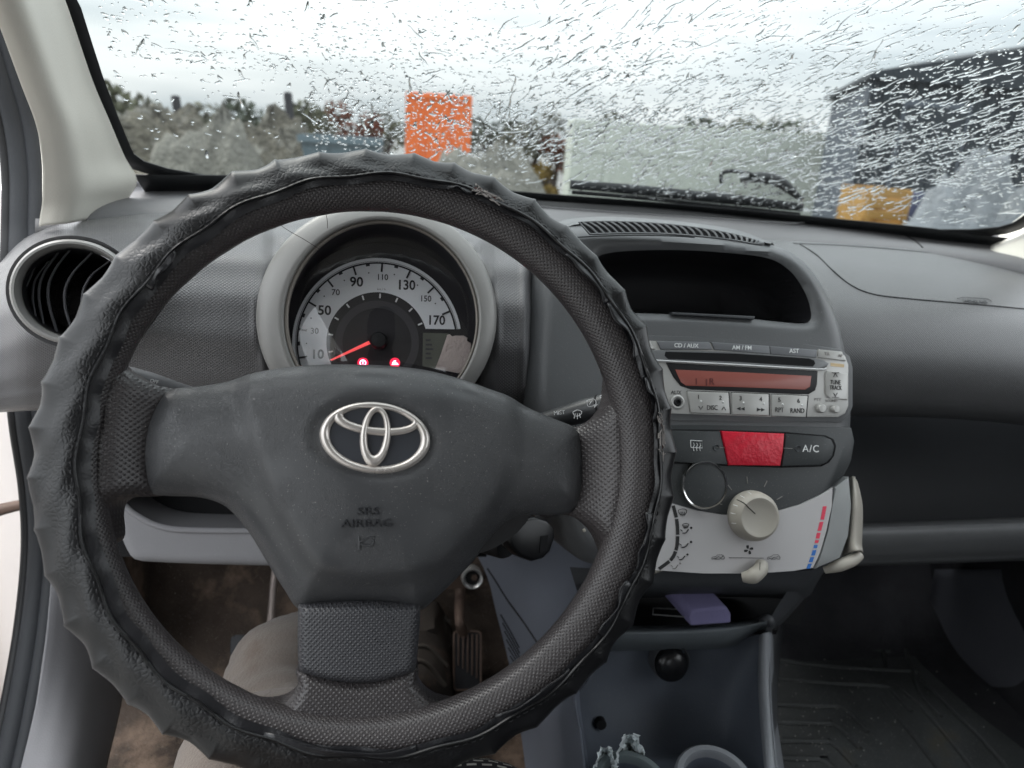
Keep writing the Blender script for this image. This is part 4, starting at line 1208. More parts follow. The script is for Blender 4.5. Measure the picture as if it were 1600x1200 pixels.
M_lcd = mat('cluster_lcd', (0.13, 0.135, 0.115), 0.25, 0.5, var=.1)
plate('lcd', CF, [(661, 520), (701, 521), (697, 545), (684, 577), (660, 572)], DH + .0006, DH + .0012, M_lcd, ic, bevel=0)
for k in range(5):
    plate('lcd_segment', CF, [(665, 530 + k * 7), (673 + 2 * (k % 3), 530 + k * 7), (673 + 2 * (k % 3), 533 + k * 7), (665, 533 + k * 7)], DH + .0012, DH + .0015, M_mid, ic, bevel=0)
M_tape = mat('torn_paper_tape', (0.62, 0.52, 0.49), 0.75, 0.2, bump=('fine', 240, .6), var=.06)
tp = [(699, 523), (703, 522), (706, 526), (712, 524), (718, 525), (724, 524), (731, 528), (729, 533), (736, 536), (737, 540), (733, 556), (728, 570), (722, 584), (700, 580), (680, 576), (688, 556)]
plate('paper_scrap', CF, tp, DH + .001, DH + .0022, M_tape, ic, bevel=.0003)
M_warn = mat('red_warning_lamp', (0.5, 0.02, 0.05), 0.4, 0.4, emit=((1.0, 0.02, 0.07), .5))
M_warnw = mat('warning_symbol_hot', (1, 0.5, 0.6), 0.4, 0.4, emit=((1.0, 0.30, 0.42), 3.0))
for nm, (x, y) in (('brake_lamp', (567, 567)), ('oil_lamp', (617, 567))):
    if nm == 'brake_lamp':
        o = band('warning_lamp', CF, ell(x, y, 5.2, 5.2, 24), ell(x, y, 3.6, 3.6, 24), DH + .001, DH + .0016, M_warnw, ic)
        band('warning_arc', CF, ell(x, y, 8.6, 8.6, 12, 0, 120, 240), ell(x, y, 7.2, 7.2, 12, 0, 120, 240), DH + .001, DH + .0016, M_warn, ic, closed=False)
        band('warning_arc', CF, ell(x, y, 8.6, 8.6, 12, 0, -60, 60), ell(x, y, 7.2, 7.2, 12, 0, -60, 60), DH + .001, DH + .0016, M_warn, ic, closed=False)
        plate('warning_mark', CF, [(x - .8, y - 2.6), (x + .8, y - 2.6), (x + .5, y + 2.4), (x - .5, y + 2.4)], DH + .001, DH + .0017, M_warnw, ic, bevel=0)
    else:
        plate('warning_lamp', CF, [(x - 5, y + 3), (x - 4, y), (x - 1.4, y), (x - 1.8, y - 3.4), (x + 1.6, y - 4), (x + 1.4, y - .4), (x + 4, y), (x + 6, y + 3)], DH + .001, DH + .0016, M_warnw, ic, bevel=0)
    lathe('lamp_glow_cup', CF, x, y, [(0, DH + .0006), (.0030, DH + .0006), (.0042, DH + .0002)], M_warn, ic, hproj=DH, seg=20)
# clear domed lens
lens = sheet('lens', CF, ell(597, 500, 149, 152, 60), lambda P, d, dh: -.016 + .008 * (1 - np.exp(-d / .03)), glass_mat('cluster_lens', (.95, .95, .95), .8), ic, sp=.012)

M_hair = mat('stray_hair', (0.03, 0.022, 0.02), .6, .3)
for k, pts in enumerate((((436, 350), (452, 361), (475, 374), (500, 390)), ((508, 330), (511, 342), (512, 357)))):
    hr_ = tube('stray_hair', [CF.at(x, y, .0022) for x, y in pts], .00022, M_hair, None, n=6, seg=5)
    tag(hr_, ('long stray hair lying across the upper left of the silver speedometer bezel', 'short stray hair near the top of the silver speedometer bezel')[k], 'hair')
# ================================================================== centre console
FC = tilted(1100, 560, .572, 22, 0)
cc = thing('centre_console', 'dark grey centre console tower with open cubby and lower tray', 'console', tuple(pY(1080, 1200, .5)))
cub = [(942, 396), (985, 389.5), (1065, 388), (1140, 392), (1205, 400.5), (1240, 421), (1262, 452), (1272, 480), (1272, 499), (1257, 504), (1210, 500), (1170, 496), (1065, 490), (985, 487), (945, 485), (931, 472), (931, 430), (934, 408)]
CO = [(872, 352), (905, 345), (960, 344), (1060, 352), (1150, 365), (1225, 377), (1262, 396), (1292, 428), (1315, 470), (1331, 520), (1341, 575), (1346, 630), (1344, 680), (1336, 725), (1327, 765), (1322, 820), (1308, 862), (1278, 889), (1200, 896), (1100, 897), (1000, 894), (930, 886), (893, 862), (868, 800), (848, 735), (833, 680), (825, 620), (827, 530), (838, 440), (852, 385)]
def ch(P, d, dh):
    return -.016 * np.clip(1 - d / .022, 0, 1) ** 2.2 - .006 * np.clip(1 - dh[0] / .007, 0, 1) ** 2
sheet('face', FC, CO, ch, M_cons, cc, sp=.0045, holes=[cub], skirt=.13)
# cubby liner
cl = np.array([FC.loc(x, y, -.006) for x, y in cub]); cl = resample(cat(cl, 8, True), .004); cm = cl.mean(0)
G = [[FC.w(*p, -.0055) for p in cl]] + [[FC.w(*(cm + (p - cm) * s), h) for p in cl] for s, h in ((.985, -.014), (.96, -.05), (.90, -.085), (.55, -.092), (.02, -.092))]
grid_obj('cubby', [r[::-1] for r in G], mat('cubby_liner_black', (0.014, 0.014, 0.016), .65, .3, bump=('grain', 900, .3)), cc, closed_u=True)
plate('cubby_lip', FC, [(1050, 487.5), (1180, 494), (1179, 498.5), (1051, 491.5)], -.03, .0015, M_dark, cc, bevel=.0006)
# hump running back to the deck, with a grille
def hump(px, py, Y): return pY(px, py, Y)
hr0 = [(862, 372, .625), (885, 356, .628), (905, 350, .63), (960, 348, .63), (1060, 356, .628), (1150, 369, .624), (1205, 381, .62)]
hr1 = [(858, 362, .66), (880, 349, .66), (905, 344.5, .66), (960, 343, .66), (1060, 350, .66), (1150, 363, .66), (1205, 379, .66)]
hr2 = [(850, 360, .76), (875, 347, .76), (905, 341.5, .76), (960, 340, .76), (1060, 347, .76), (1150, 360, .76), (1208, 381, .76)]
hr3 = [(850, 375, .82), (875, 368, .83), (905, 362, .83), (960, 362, .83), (1060, 368, .83), (1150, 376, .83), (1215, 390, .82)]
patch('top_hump', [hr0, hr1, hr2, hr3], M_cons, cc, 6, 5)
# grille: dark recess panel with slanted slats standing in it, on the sloped crown of the hump
FG = tilted(1045, 366, .602, 48, 0)
gl_top = [(905, 347.5), (960, 346.5), (1020, 349), (1080, 355), (1140, 365), (1185, 377), (1193, 381.5)]
gl_bot = [(922, 366), (975, 364.5), (1030, 365), (1085, 368.5), (1140, 374.5), (1178, 381), (1190, 382.5)]
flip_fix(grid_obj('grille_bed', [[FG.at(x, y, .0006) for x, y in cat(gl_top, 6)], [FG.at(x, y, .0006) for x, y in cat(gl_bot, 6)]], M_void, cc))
gt, gb = cat(gl_top, 12), cat(gl_bot, 12)
nsl = 30
M_slat = mat('grille_slat_plastic', (0.15, 0.155, 0.16), .5, .4)
for k in range(nsl):
    f = (k + .5) / nsl
    i0 = f * (len(gt) - 1); i1 = min(len(gt) - 1, i0 + 1.6)
    def pick(A, i): j = int(i); return A[j] if j >= len(A) - 1 else A[j] * (1 - (i - j)) + A[j + 1] * (i - j)
    a, b = pick(gt, i0), pick(gb, i1); m_ = (a + b) / 2 + np.array((1.6, -1.0))
    tube('grille_slat', [FG.at(a[0], a[1], .001), FG.at(m_[0], m_[1], .0018), FG.at(b[0], b[1], .001)], .00105, M_slat, cc, seg=5, n=3)
tube('grille_rim', [FG.at(x, y, .001) for x, y in list(cat(gl_top, 4)) + list(cat(gl_bot, 4))[::-1]], .0009, M_cons, cc, closed=True, n=1, seg=6)
tube('hood_crease', [FC.at(x, y, .0004) for x, y in ((885, 372), (930, 369), (1000, 367.5), (1060, 369), (1085, 371))], .0006, M_dark, cc)
# lower fascia under the climate panel and the tray below it
patch('lower_fascia', [[(890, 886, .60), (960, 890, .573), (1020, 893, .566), (1150, 895, .564), (1240, 893, .566), (1278, 888, .575), (1300, 872, .62)], [(900, 918, .60), (960, 920, .578), (1020, 922, .570), (1150, 923, .570), (1232, 922, .572), (1262, 918, .585), (1280, 905, .64)], [(905, 932, .66), (960, 934, .65), (1020, 934, .64), (1150, 933, .64), (1228, 936, .60), (1245, 940, .600), (1266, 930, .66)]], M_dark, cc, 5, 5)
patch('fascia_cheek', [[(1236, 915, .575), (1256, 912, .58), (1285, 880, .62)], [(1210, 955, .572), (1238, 950, .585), (1262, 928, .64)], [(1196, 986, .565), (1206, 984, .58), (1225, 972, .64)]], M_dark, cc, 5, 5)
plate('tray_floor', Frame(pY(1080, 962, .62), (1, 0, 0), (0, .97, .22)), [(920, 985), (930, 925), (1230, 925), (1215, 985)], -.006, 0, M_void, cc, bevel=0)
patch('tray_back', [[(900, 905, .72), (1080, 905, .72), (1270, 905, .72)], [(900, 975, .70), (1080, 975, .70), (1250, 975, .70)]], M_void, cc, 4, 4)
tl = [(920, 984), (960, 983), (1020, 982.5), (1080, 981), (1140, 977), (1180, 971.5), (1199, 967)]
M_lipb = mat('tray_lip_plastic', (0.115, 0.13, 0.14), .5, .4, bump=('grain', 800, .3), var=.1, dust=.3)
patch('tray_lip', [[(x, y - 5, .600) for x, y in tl], [(x, y + 2, .565) for x, y in tl], [(x, y + 11 - (6 if x > 1150 else 0), .560) for x, y in tl], [(x, y + 24 - (14 if x > 1150 else 0), .566) for x, y in tl], [(x, y + 34 - (18 if x > 1150 else 0), .585) for x, y in tl]], M_lipb, cc, 5, 5)
tube('tray_end_bump', [pY(1192, 970, .572), pY(1200, 968, .566), pY(1204, 974, .566)], .005, M_dark, cc)
M_well = mat('console_well_plastic', (0.085, 0.097, 0.12), .6, .35, bump=('grain', 800, .3), var=.12, dust=.25)
patch('well_back', [[(893, 1000, .60), (940, 1000, .60), (1050, 1004, .60), (1130, 1004, .60), (1190, 990, .60), (1204, 985, .58)], [(897, 1080, .57), (940, 1085, .58), (1050, 1090, .585), (1130, 1090, .58), (1178, 1080, .56), (1202, 1075, .53)], [(904, 1150, .53), (940, 1155, .545), (1050, 1165, .55), (1130, 1165, .545), (1176, 1155, .52), (1205, 1150, .49)], [(912, 1230, .47), (940, 1200, .50), (1050, 1205, .505), (1130, 1205, .50), (1180, 1220, .47), (1212, 1230, .45)]], M_well, cc, 6, 6)
patch('well_floor', [[(930, 1176, .535), (1050, 1178, .54), (1170, 1176, .53)], [(930, 1230, .45), (1050, 1232, .45), (1180, 1230, .45)], [(930, 1320, .38), (1050, 1320, .38), (1190, 1320, .38)]], M_well, cc, 5, 5)
M_flange = mat('console_flange_plastic', (0.17, 0.18, 0.195), .5, .4, bump=('grain', 800, .3), var=.08, dust=.3)
patch('side_flange', [[(1186, 995, .560), (1191, 990, .552), (1202, 988, .552), (1206, 990, .56), (1208, 996, .60)], [(1184, 1060, .535), (1189, 1058, .526), (1201, 1057, .525), (1205, 1058, .532), (1209, 1062, .60)], [(1187, 1120, .505), (1192, 1118, .497), (1203, 1117, .495), (1208, 1118, .503), (1214, 1122, .58)], [(1194, 1200, .462), (1199, 1198, .454), (1211, 1197, .453), (1217, 1199, .46), (1226, 1204, .55)], [(1204, 1290, .41), (1210, 1290, .403), (1222, 1290, .402), (1230, 1290, .41), (1240, 1290, .50)]], M_flange, cc, 5, 6, sharp=60)
patch('passenger_side_wall', [[(1200, 985, .57), (1230, 935, .75), (1250, 900, .95)], [(1205, 1060, .535), (1214, 1000, .75), (1230, 950, .95)], [(1214, 1195, .46), (1216, 1060, .75), (1222, 1000, .95)]], M_dark, cc, 5, 5)
# driver's side wall of the console
swc = caster(patch('driver_side_wall', [[(700, 800, .90), (760, 820, .80), (850, 822, .67), (930, 830, .59)], [(755, 886, .82), (800, 884, .76), (880, 880, .66), (950, 885, .575)], [(776, 960, .80), (812, 958, .75), (870, 958, .66), (940, 965, .575)], [(796, 1040, .78), (825, 1040, .73), (865, 1045, .66), (925, 1050, .57)], [(806, 1105, .75), (825, 1108, .71), (855, 1112, .64), (898, 1095, .545)], [(816, 1160, .72), (835, 1162, .68), (865, 1164, .60), (906, 1152, .515)], [(824, 1230, .66), (842, 1230, .63), (875, 1230, .55), (917, 1230, .465)]], M_bluegrey, cc, 6, 5))
patch('well_edge', [[(893, 1000, .585), (898, 1000, .565), (905, 1002, .575)], [(893, 1090, .553), (899, 1090, .543), (906, 1092, .552)], [(902, 1150, .523), (908, 1150, .513), (914, 1152, .522)], [(912, 1230, .473), (918, 1230, .463), (925, 1232, .472)]], M_bluegrey, cc, 4, 5)
def sideY(px, py):      # depth of the side wall at a pixel (bilinear through its control grid)
    return float(np.interp(px, [755 + (py - 886) * .26, 812, 870, 945], [.81, .75, .66, .575])) - .002
tube('side_seam', [swc(x, y, .0002) for x, y in ((762, 888), (775, 908), (795, 940), (822, 977), (850, 1020), (870, 1050))], .0013, M_void, cc)
for k in range(7):
    x0, y0 = 778 + k * 3.0, 960 + k * 13; x1, y1 = 812 + k * .8, 1012 + k * 8.5
    tube('side_slit', [swc(x0 + 5, y0, .0008), swc((x0 + x1) / 2 + 3, (y0 + y1) / 2, .0008), swc(x1, y1, .0008)], .0008, M_void, cc, n=3)
# 12 V socket cover, screw hole, cup holder
FS = tilted(1048, 1036, .578, 16, 0)
sp_ = FS.sc(1048, 1036)
lathe('socket_collar', FS, 1048, 1034, [(29 * sp_, -.012), (29 * sp_, .001), (27.5 * sp_, .003), (25.5 * sp_, .001)], M_dark, cc, seg=36)
lathe('socket_cap', FS, 1048, 1038, [(0, .010), (14 * sp_, .0095), (22 * sp_, .007), (25.5 * sp_, .002), (26 * sp_, -.01)], mat('glossy_black_cap', (0.008, 0.008, 0.009), .25, .5), cc, seg=36)
text('socket_lettering', '12V', FS, 1051, 1063, 4.0, M_text_w, cc, h=.0035, ext=.0001)
lathe('screw_hole', FS, 940, 1133, [(0, .012), (7.5 * sp_, .012), (8.2 * sp_, .0045)], M_void, cc, seg=20, hproj=.012)
FCu = Frame(pY(1118, 1215, .46), (1, 0, 0), (0, .985, .17))
cus = FCu.sc(1118, 1215)
lathe('cup_holder_ring', FCu, 1118, 1222, [(46 * cus, -.02), (47 * cus, .0), (50 * cus, .003), (58 * cus, .003), (62 * cus, .0), (63 * cus, -.02)], M_flange, cc, seg=40)
lathe('cup_holder_well', FCu, 1118, 1222, [(47 * cus, -.001), (44 * cus, -.05), (0, -.05)], M_well, cc, seg=40)
lathe('cup_holder_ring', FCu, 985, 1232, [(46 * cus, -.02), (47 * cus, .0), (50 * cus, .003), (58 * cus, .003), (62 * cus, .0), (63 * cus, -.02)], mat('grey_green_cup_plastic', (0.10, 0.12, 0.125), .5, .4), cc, seg=40)
lathe('cup_holder_well', FCu, 985, 1232, [(47 * cus, -.001), (44 * cus, -.05), (0, -.05)], M_well, cc, seg=40)

# ================================================================== radio
M_rsil = mat('radio_silver_plastic', (0.43, 0.425, 0.41), .38, .5, metal=.3, bump=('fine', 1200, .06), var=.05)
M_rgrey = mat('radio_grey_button', (0.15, 0.155, 0.165), .42, .5, metal=.15)
ra = thing('car_radio', 'silver car stereo with red display in the centre console', 'car radio', tuple(FC.at(1180, 655, 0)))
plate('surround', FC, [(960, 522), (1100, 527), (1250, 537), (1312, 545), (1328, 556), (1333, 575), (1333, 635), (1327, 650), (1314, 660), (1200, 659), (1050, 656), (960, 652)], -.004, .0014, M_cons, ra, bevel=.001)
plate('faceplate', FC, [(965, 531), (1030, 533), (1110, 536), (1200, 542), (1280, 547.5), (1314, 550), (1321, 556), (1326, 570), (1326, 634), (1321, 646), (1310, 652), (1200, 651), (1053, 646), (965, 643)], .001, .0034, M_rsil, ra, bevel=.0008)
btn = lambda nm, pts, mt=M_rgrey, h=.0048, bv=.0005: plate(nm, FC, pts, .002, h, mt, ra, bevel=bv)
btn('button', [(975, 531), (1014, 532.5), (1024, 545.5), (985, 545)], M_rsil)
b1 = btn('button', [(1026.5, 533), (1108.5, 534.5), (1113.5, 546), (1032.5, 546.3)])
b2 = btn('button', [(1111.5, 534.6), (1202, 540.6), (1203.5, 553.3), (1116.5, 546.4)])
b3 = btn('button', [(1203, 540.8), (1277, 546.8), (1276, 558.8), (1204.5, 553.5)])
b4 = btn('button', [(1279.5, 545.8), (1316, 549.5), (1322, 564), (1279, 558.6)], M_rsil)
for s, x, y in (('CD / AUX', 1072.5, 540.2), ('AM / FM', 1159.5, 543.5), ('AST', 1241, 548.6)):
    text('button_lettering', s, FC, x, y, 6.0, M_text_w, {1072.5: b1, 1159.5: b2, 1241: b3}[x], h=.0051, rot=-.3, bold=.008)
text('button_lettering', 'TA', FC, 1292, 553, 4.5, M_text_g, b4, h=.0051)
text('button_lettering', 'AF', FC, 1313, 556, 4.5, M_text_g, b4, h=.0051)
M_slotsil = mat('slot_surround_plastic', (0.17, 0.175, 0.18), .38, .5, metal=.2)
plate('slot_surround', FC, [(1010, 546.5), (1040, 547), (1150, 550), (1270, 559), (1288, 562.5), (1296, 568), (1291, 574.5), (1275, 576), (1150, 569), (1040, 563.5), (1010, 562)], .002, .0046, M_slotsil, ra, bevel=.001)
plate('disc_slot', FC, [(1040, 549.3), (1150, 552.3), (1264, 560), (1272, 563), (1274, 568), (1270, 572.8), (1150, 565.3), (1044, 561), (1038.5, 556)], .003, .00475, M_void, ra, bevel=0)
tube('slot_lip', [FC.at(x, y, .0042) for x, y in ((1018, 563), (1040, 564.2), (1150, 570), (1275, 577), (1291, 575.5))], .0009, mat('bright_lip', (.6, .6, .6), .3, .5, metal=.5), ra, n=4)
plate('display_window', FC, [(1041, 566.5), (1278, 579.5), (1277, 600), (1274, 610), (1264, 616), (1240, 615.7), (1080, 608.5), (1064, 603), (1053, 590)], .002, .0042, M_black, ra, bevel=.0005)
M_lcdr = mat('red_lcd', (0.20, 0.078, 0.066), .25, .5, emit=((1.0, .2, .14), .025), var=.08)
plate('lcd', FC, [(1055, 577.5), (1160, 582), (1268, 587.5), (1266, 604), (1258, 608.8), (1160, 605), (1072, 602.5), (1064, 597)], .0035, .0046, M_lcdr, ra, bevel=.0002)
M_lcdd = mat('lcd_dark_segment', (0.10, 0.02, 0.018), .4)
for seg_ in ([(1087, 591), (1088.8, 591), (1089, 601), (1087.3, 601)], [(1103, 592), (1105, 592), (1105, 602.5), (1103, 602.5)]):
    plate('lcd_segment', FC, seg_, .004, .0049, M_lcdd, ra, bevel=0)
text('lcd_segment', 'R', FC, 1112, 596.5, 9.5, M_lcdd, ra, h=.0049, bold=.01)
rsc = FC.sc(1180, 600)
lathe('aux_ring', FC, 1056, 628.5, [(10.5 * rsc, .003), (10.3 * rsc, .0042), (8.5 * rsc, .0048), (6 * rsc, .0042)], M_rsil, ra, seg=28)
lathe('aux_jack', FC, 1056, 628.5, [(6 * rsc, .0043), (4.6 * rsc, .0052), (3.4 * rsc, .0052), (2.8 * rsc, .0036), (0, .0036)], M_black, ra, seg=24)
text('button_lettering', 'AUX', FC, 1056.5, 613.5, 5.6, M_text_b, ra, h=.0036)
for pts in ([(1074, 611.5), (1138.5, 613.5), (1141, 647), (1079.5, 645)], [(1143.5, 613.7), (1201.5, 616), (1202, 649.7), (1144.5, 647.6)], [(1206, 616.2), (1262.5, 618.5), (1259.5, 652), (1206.5, 650)]):
    plate('button_gap', FC, [((x - 1.1) if i in (0, 3) else x + 1.1, y - 1.0 if i < 2 else y + .3) for i, (x, y) in enumerate(pts)], .003, .0036, M_black, ra, bevel=0)
    btn('preset_button', pts, M_rsil, .0050, .0006)
for s, x, y in (('1', 1091.5, 620.5), ('2', 1126, 622), ('3', 1157.3, 622.5), ('4', 1189, 624), ('5', 1218, 625), ('6', 1248, 626.5)):
    text('button_lettering', s, FC, x, y, 6.4, M_text_b, ra, h=.0053, bold=.004)
    lathe('button_pip', FC, x + .2, y + 7, [(0, .0062), (.9 * rsc, .0061), (1.5 * rsc, .005)], M_text_w, ra, seg=10)
for s, x, y, z_ in (('DISC', 1113, 637.3, 7.0), ('RPT', 1218, 640.8, 7.0), ('RAND', 1246, 642, 7.0)):
    text('button_lettering', s, FC, x, y, z_, M_text_b, ra, h=.0053, sx=.8, rot=-.3, bold=.003)
def chev(x, y, s, up): return [(x - 4 * s, y + (2.6 if up else -2.6)), (x, y - (3 if up else -3)), (x + 4 * s, y + (2.6 if up else -2.6))]
for x, y, up in ((1095, 637, False), (1131, 638.5, True)):
    tube('button_mark', [FC.at(*p, .0052) for p in chev(x, y, .8, up)], .00032, M_text_b, ra, n=1, seg=5)
for x, y, d_ in ((1154, 638.5, -1), (1160.5, 638.8, -1), (1186, 640, 1), (1192.5, 640.3, 1)):
    plate('button_mark', FC, [(x - 3.2 * d_, y - 2.8), (x + 3.2 * d_, y), (x - 3.2 * d_, y + 2.8)], .0048, .0053, M_text_b, ra, bevel=0)
for x, y, r_ in ((1278, 638.5, 7), (1300, 639.5, 6)):
    lathe('knob', FC, x, y, [(0, .0075), (r_ * .75 * rsc, .0073), (r_ * .95 * rsc, .0062), (r_ * rsc, .003), (r_ * 1.15 * rsc, .0032)], M_rsil, ra, seg=24)
text('button_lettering', 'PTY', FC, 1277.5, 624.5, 4.6, M_text_g, ra, h=.0036)
text('button_lettering', 'SOUND', FC, 1299, 626.5, 3.8, M_text_g, ra, h=.0036)
tb = btn('tune_button', [(1293, 579.5), (1325, 583), (1324.5, 625), (1300, 622.5), (1294, 621), (1291, 616), (1290.5, 584)], M_rsil, .0052, .0008)
text('button_lettering', 'TUNE', FC, 1305.5, 597.5, 6.2, M_text_b, tb, h=.0055, sx=.72, rot=-2)
text('button_lettering', 'TRACK', FC, 1306, 606, 6.2, M_text_b, tb, h=.0055, sx=.66, rot=-2)
for y, up in ((586, True), (616.5, False)):
    tube('button_mark', [FC.at(*p, .0055) for p in chev(1305.5, y, .7, up)], .0003, M_text_b, ra, n=1, seg=5)
    tube('button_mark', [FC.at(1300, y + (-4 if up else 4), .0055), FC.at(1311, y + (-3.7 if up else 4.5), .0055)], .0003, M_text_b, ra, n=1, seg=5)
plate('amber_label', FC, [(1298, 567), (1319, 569), (1319, 574), (1298, 572)], .003, .0036, mat('amber_print', (.62, .47, .28), .5), ra, bevel=0)

# ================================================================== switches and climate panel
M_sw = mat('switch_panel_dark', (0.038, 0.042, 0.044), .42, .45, bump=('fine', 900, .08), var=.12, dust=.25)
cp = thing('climate_control_panel', 'heater control panel with beige knob below the radio', 'heater controls', tuple(FC.at(1175, 895, 0)))
plate('switch_panel', FC, [(900, 664), (1100, 664), (1331, 668), (1336, 690), (1331, 720), (1320, 743), (1302, 760), (1282, 772), (1250, 787), (1215, 797), (1175, 803), (1130, 803), (1090, 797), (1053, 786), (1000, 766), (930, 735), (890, 700)], -.003, .0016, M_sw, cp, bevel=.0015)
plate('switch_well', FC, [(990, 670), (1128, 671.5), (1228, 675), (1290, 680), (1303, 686), (1307, 697), (1304, 712), (1296, 723), (1284, 729), (1222, 731), (1138, 728), (1000, 722)], .001, .0022, M_void, cp, bevel=.0006)
bt = plate('demister_button', FC, [(995, 672), (1125.5, 674), (1137.5, 726), (1003, 720)], .0015, .0050, M_sw, cp, bevel=.0008)
M_red = mat('red_hazard_plastic', (0.60, 0.012, 0.035), .38, .5, bump=('fine', 45, .22), var=.06)
plate('hazard_button', FC, [(1127.5, 673.5), (1226, 677.5), (1223, 704), (1219.5, 728), (1139.5, 727)], .0015, .0064, M_red, cp, bevel=.001)
acb = plate('air_con_button', FC, [(1228.5, 677.5), (1288, 682), (1299, 687), (1304, 697), (1301, 712), (1293, 722), (1282, 727), (1222, 728.5)], .0015, .0050, M_sw, cp, bevel=.0008)
text('button_lettering', 'A/C', FC, 1267, 701.5, 10, M_text_w, acb, h=.0053, space=1.15, rot=-1.5)
def line(nm, pts, r_, mt, h, par=None, n=1):
    return tube(nm, [FC.at(x, y, h) for x, y in pts], r_, mt, par or cp, n=n, seg=5)
for x0, x1, xd in ((1120, 1134, 1115), (1224, 1238, 1241.5)):
    line('button_line', [(x0, 699 + (x0 - 1120) * .012), (x1, 699.5 + (x1 - 1120) * .012)], .00028, M_text_g, .0052)
    lathe('indicator', FC, xd, 699.3 + (xd - 1120) * .012, [(0, .0048), (2.6 * rsc, .0050), (4.2 * rsc, .0060), (4.8 * rsc, .005)], M_dark, cp, seg=18)
line('demister_symbol', [(1079, 688), (1097, 689), (1097.5, 700), (1079.5, 699), (1079, 688)], .00033, M_text_w, .0053)
for k in range(3):
    x = 1083.5 + k * 5
    line('demister_symbol', [(x, 692), (x + 1.4, 695.5), (x - .4, 699), (x + .8, 704.5)], .00028, M_text_w, .0054, n=3)
# blank round plug with chrome ring
M_chrome = mat('chrome', (0.78, 0.77, 0.75), .12, .5, metal=1.0)
lathe('plug_ring', FC, 1097, 757, [(34.5 * rsc, .001), (34.5 * rsc, .006), (33.3 * rsc, .0072), (31.6 * rsc, .0068), (31 * rsc, .0055)], M_chrome, cp, seg=56)
lathe('plug_disc', FC, 1097, 757, [(31.2 * rsc, .0058), (22 * rsc, .0064), (0, .0066)], M_sw, cp, seg=40)
# white translucent lower panel
M_whitep = mat('white_panel_plastic', (0.50, 0.487, 0.49), .42, .45, bump=('fine', 1200, .04), var=.03)
wtop = [(1000, 771), (1053, 787.5), (1090, 798), (1130, 804.5), (1175, 804.5), (1215, 798.5), (1250, 788.5), (1282, 773.5), (1302, 761.5)]
plate('white_panel', FC, wtop + [(1300, 790), (1291, 830), (1281, 864), (1271, 888), (1240, 892), (1180, 896), (1100, 896), (1025, 891), (1000, 888)], -.002, .0024, M_whitep, cp, bevel=.001)
M_wside = mat('grey_panel_side', (0.30, 0.31, 0.31), .45, .4, var=.05)
plate('panel_side', FC, [(1304, 761.5), (1327, 745), (1331, 790), (1326, 838), (1313, 872), (1274, 889.5), (1284, 864), (1294, 830), (1303, 790)], -.012, .0012, M_wside, cp, bevel=.0015)
# airflow scale on the left of the white panel
def arcpt(t):   # t 0..1 down the arc
    P_ = cat([(1052, 790), (1057.5, 812), (1059, 835), (1057, 857), (1049, 874), (1030, 889)], 10); i = t * (len(P_) - 1); j = min(int(i), len(P_) - 2); return P_[j] * (1 - (i - j)) + P_[j + 1] * (i - j)
for a, b in ((0, .17), (.19, .405), (.425, .63), (.65, .82), (.84, 1.0)):
    C = [arcpt(a + (b - a) * k / 6) for k in range(7)]
    A = []; B = []
    for k, p in enumerate(C):
        d_ = (C[min(6, k + 1)] - C[max(0, k - 1)]); d_ /= np.linalg.norm(d_); n_ = np.array((-d_[1], d_[0])) * 2.6
        A.append(p + n_); B.append(p - n_)
    plate('airflow_bar', FC, A + B[::-1], .002, .0028, M_text_b, cp, bevel=0)
def seat_icon(x, y, s=1.0, faint=False):
    mt = M_text_b if not faint else M_text_g
    line('airflow_symbol', [(x - 5 * s, y + 4), (x + 1 * s, y + 3.4), (x + 5.5 * s, y - 2)], .00055 * s, mt, .0028, n=3)
    lathe('airflow_symbol', FC, x + 8 * s, y - 5, [(0, .0030), (1.7 * s * rsc, .0029), (1.8 * s * rsc, .0024)], mt, cp, seg=10)
    line('airflow_symbol', [(x - 8.5 * s, y - 1.5), (x - 5 * s, y + 1.0)], .0004 * s, mt, .0028)
def screen_icon(x, y, s=1.0):
    line('airflow_symbol', [(x - 6.6 * s, y - 4 * s), (x, y - 6 * s), (x + 6.6 * s, y - 4 * s), (x + 4.2 * s, y + 2.6 * s), (x - 4.2 * s, y + 2.6 * s), (x - 6.6 * s, y - 4 * s)], .00026, M_text_b, .0028, n=2)
    for k in (-1, 0, 1): line('airflow_symbol', [(x + k * 2.6 * s, y - 1.5 * s), (x + k * 2.6 * s + .6, y + 1.5 * s), (x + k * 2.6 * s - .3, y + 5.5 * s)], .00024, M_text_b, .0028, n=2)
screen_icon(1066.5, 801); screen_icon(1071.5, 822, .72); seat_icon(1071, 829, .9); seat_icon(1070, 851, 1.0); seat_icon(1065.5, 870.5, .85); seat_icon(1055, 884.5, .75, True)
# temperature scale on the right
M_tred = mat('temperature_red', (0.72, 0.05, 0.10), .45); M_tblue = mat('temperature_blue', (0.03, 0.16, 0.50), .45)
for (x0, y0, x1, y1), m_ in (((1289, 791, 1285, 812), M_tred), ((1284, 815.5, 1280.4, 829.5), M_tred), ((1279.6, 832.5, 1277.6, 841.5), M_tred), ((1277, 844, 1275.8, 848.5), M_tred), ((1275, 851.5, 1274, 856.5), M_tblue), ((1273, 859.5, 1270.5, 868), M_tblue), ((1269.6, 870.5, 1266.8, 878.5), M_tblue), ((1265.8, 881, 1263, 888.5), M_tblue)):
    plate('temperature_bar', FC, [(x0 - 2.7, y0), (x0 + 2.7, y0), (x1 + 2.7, y1), (x1 - 2.7, y1)], .002, .0028, m_, cp, bevel=0)
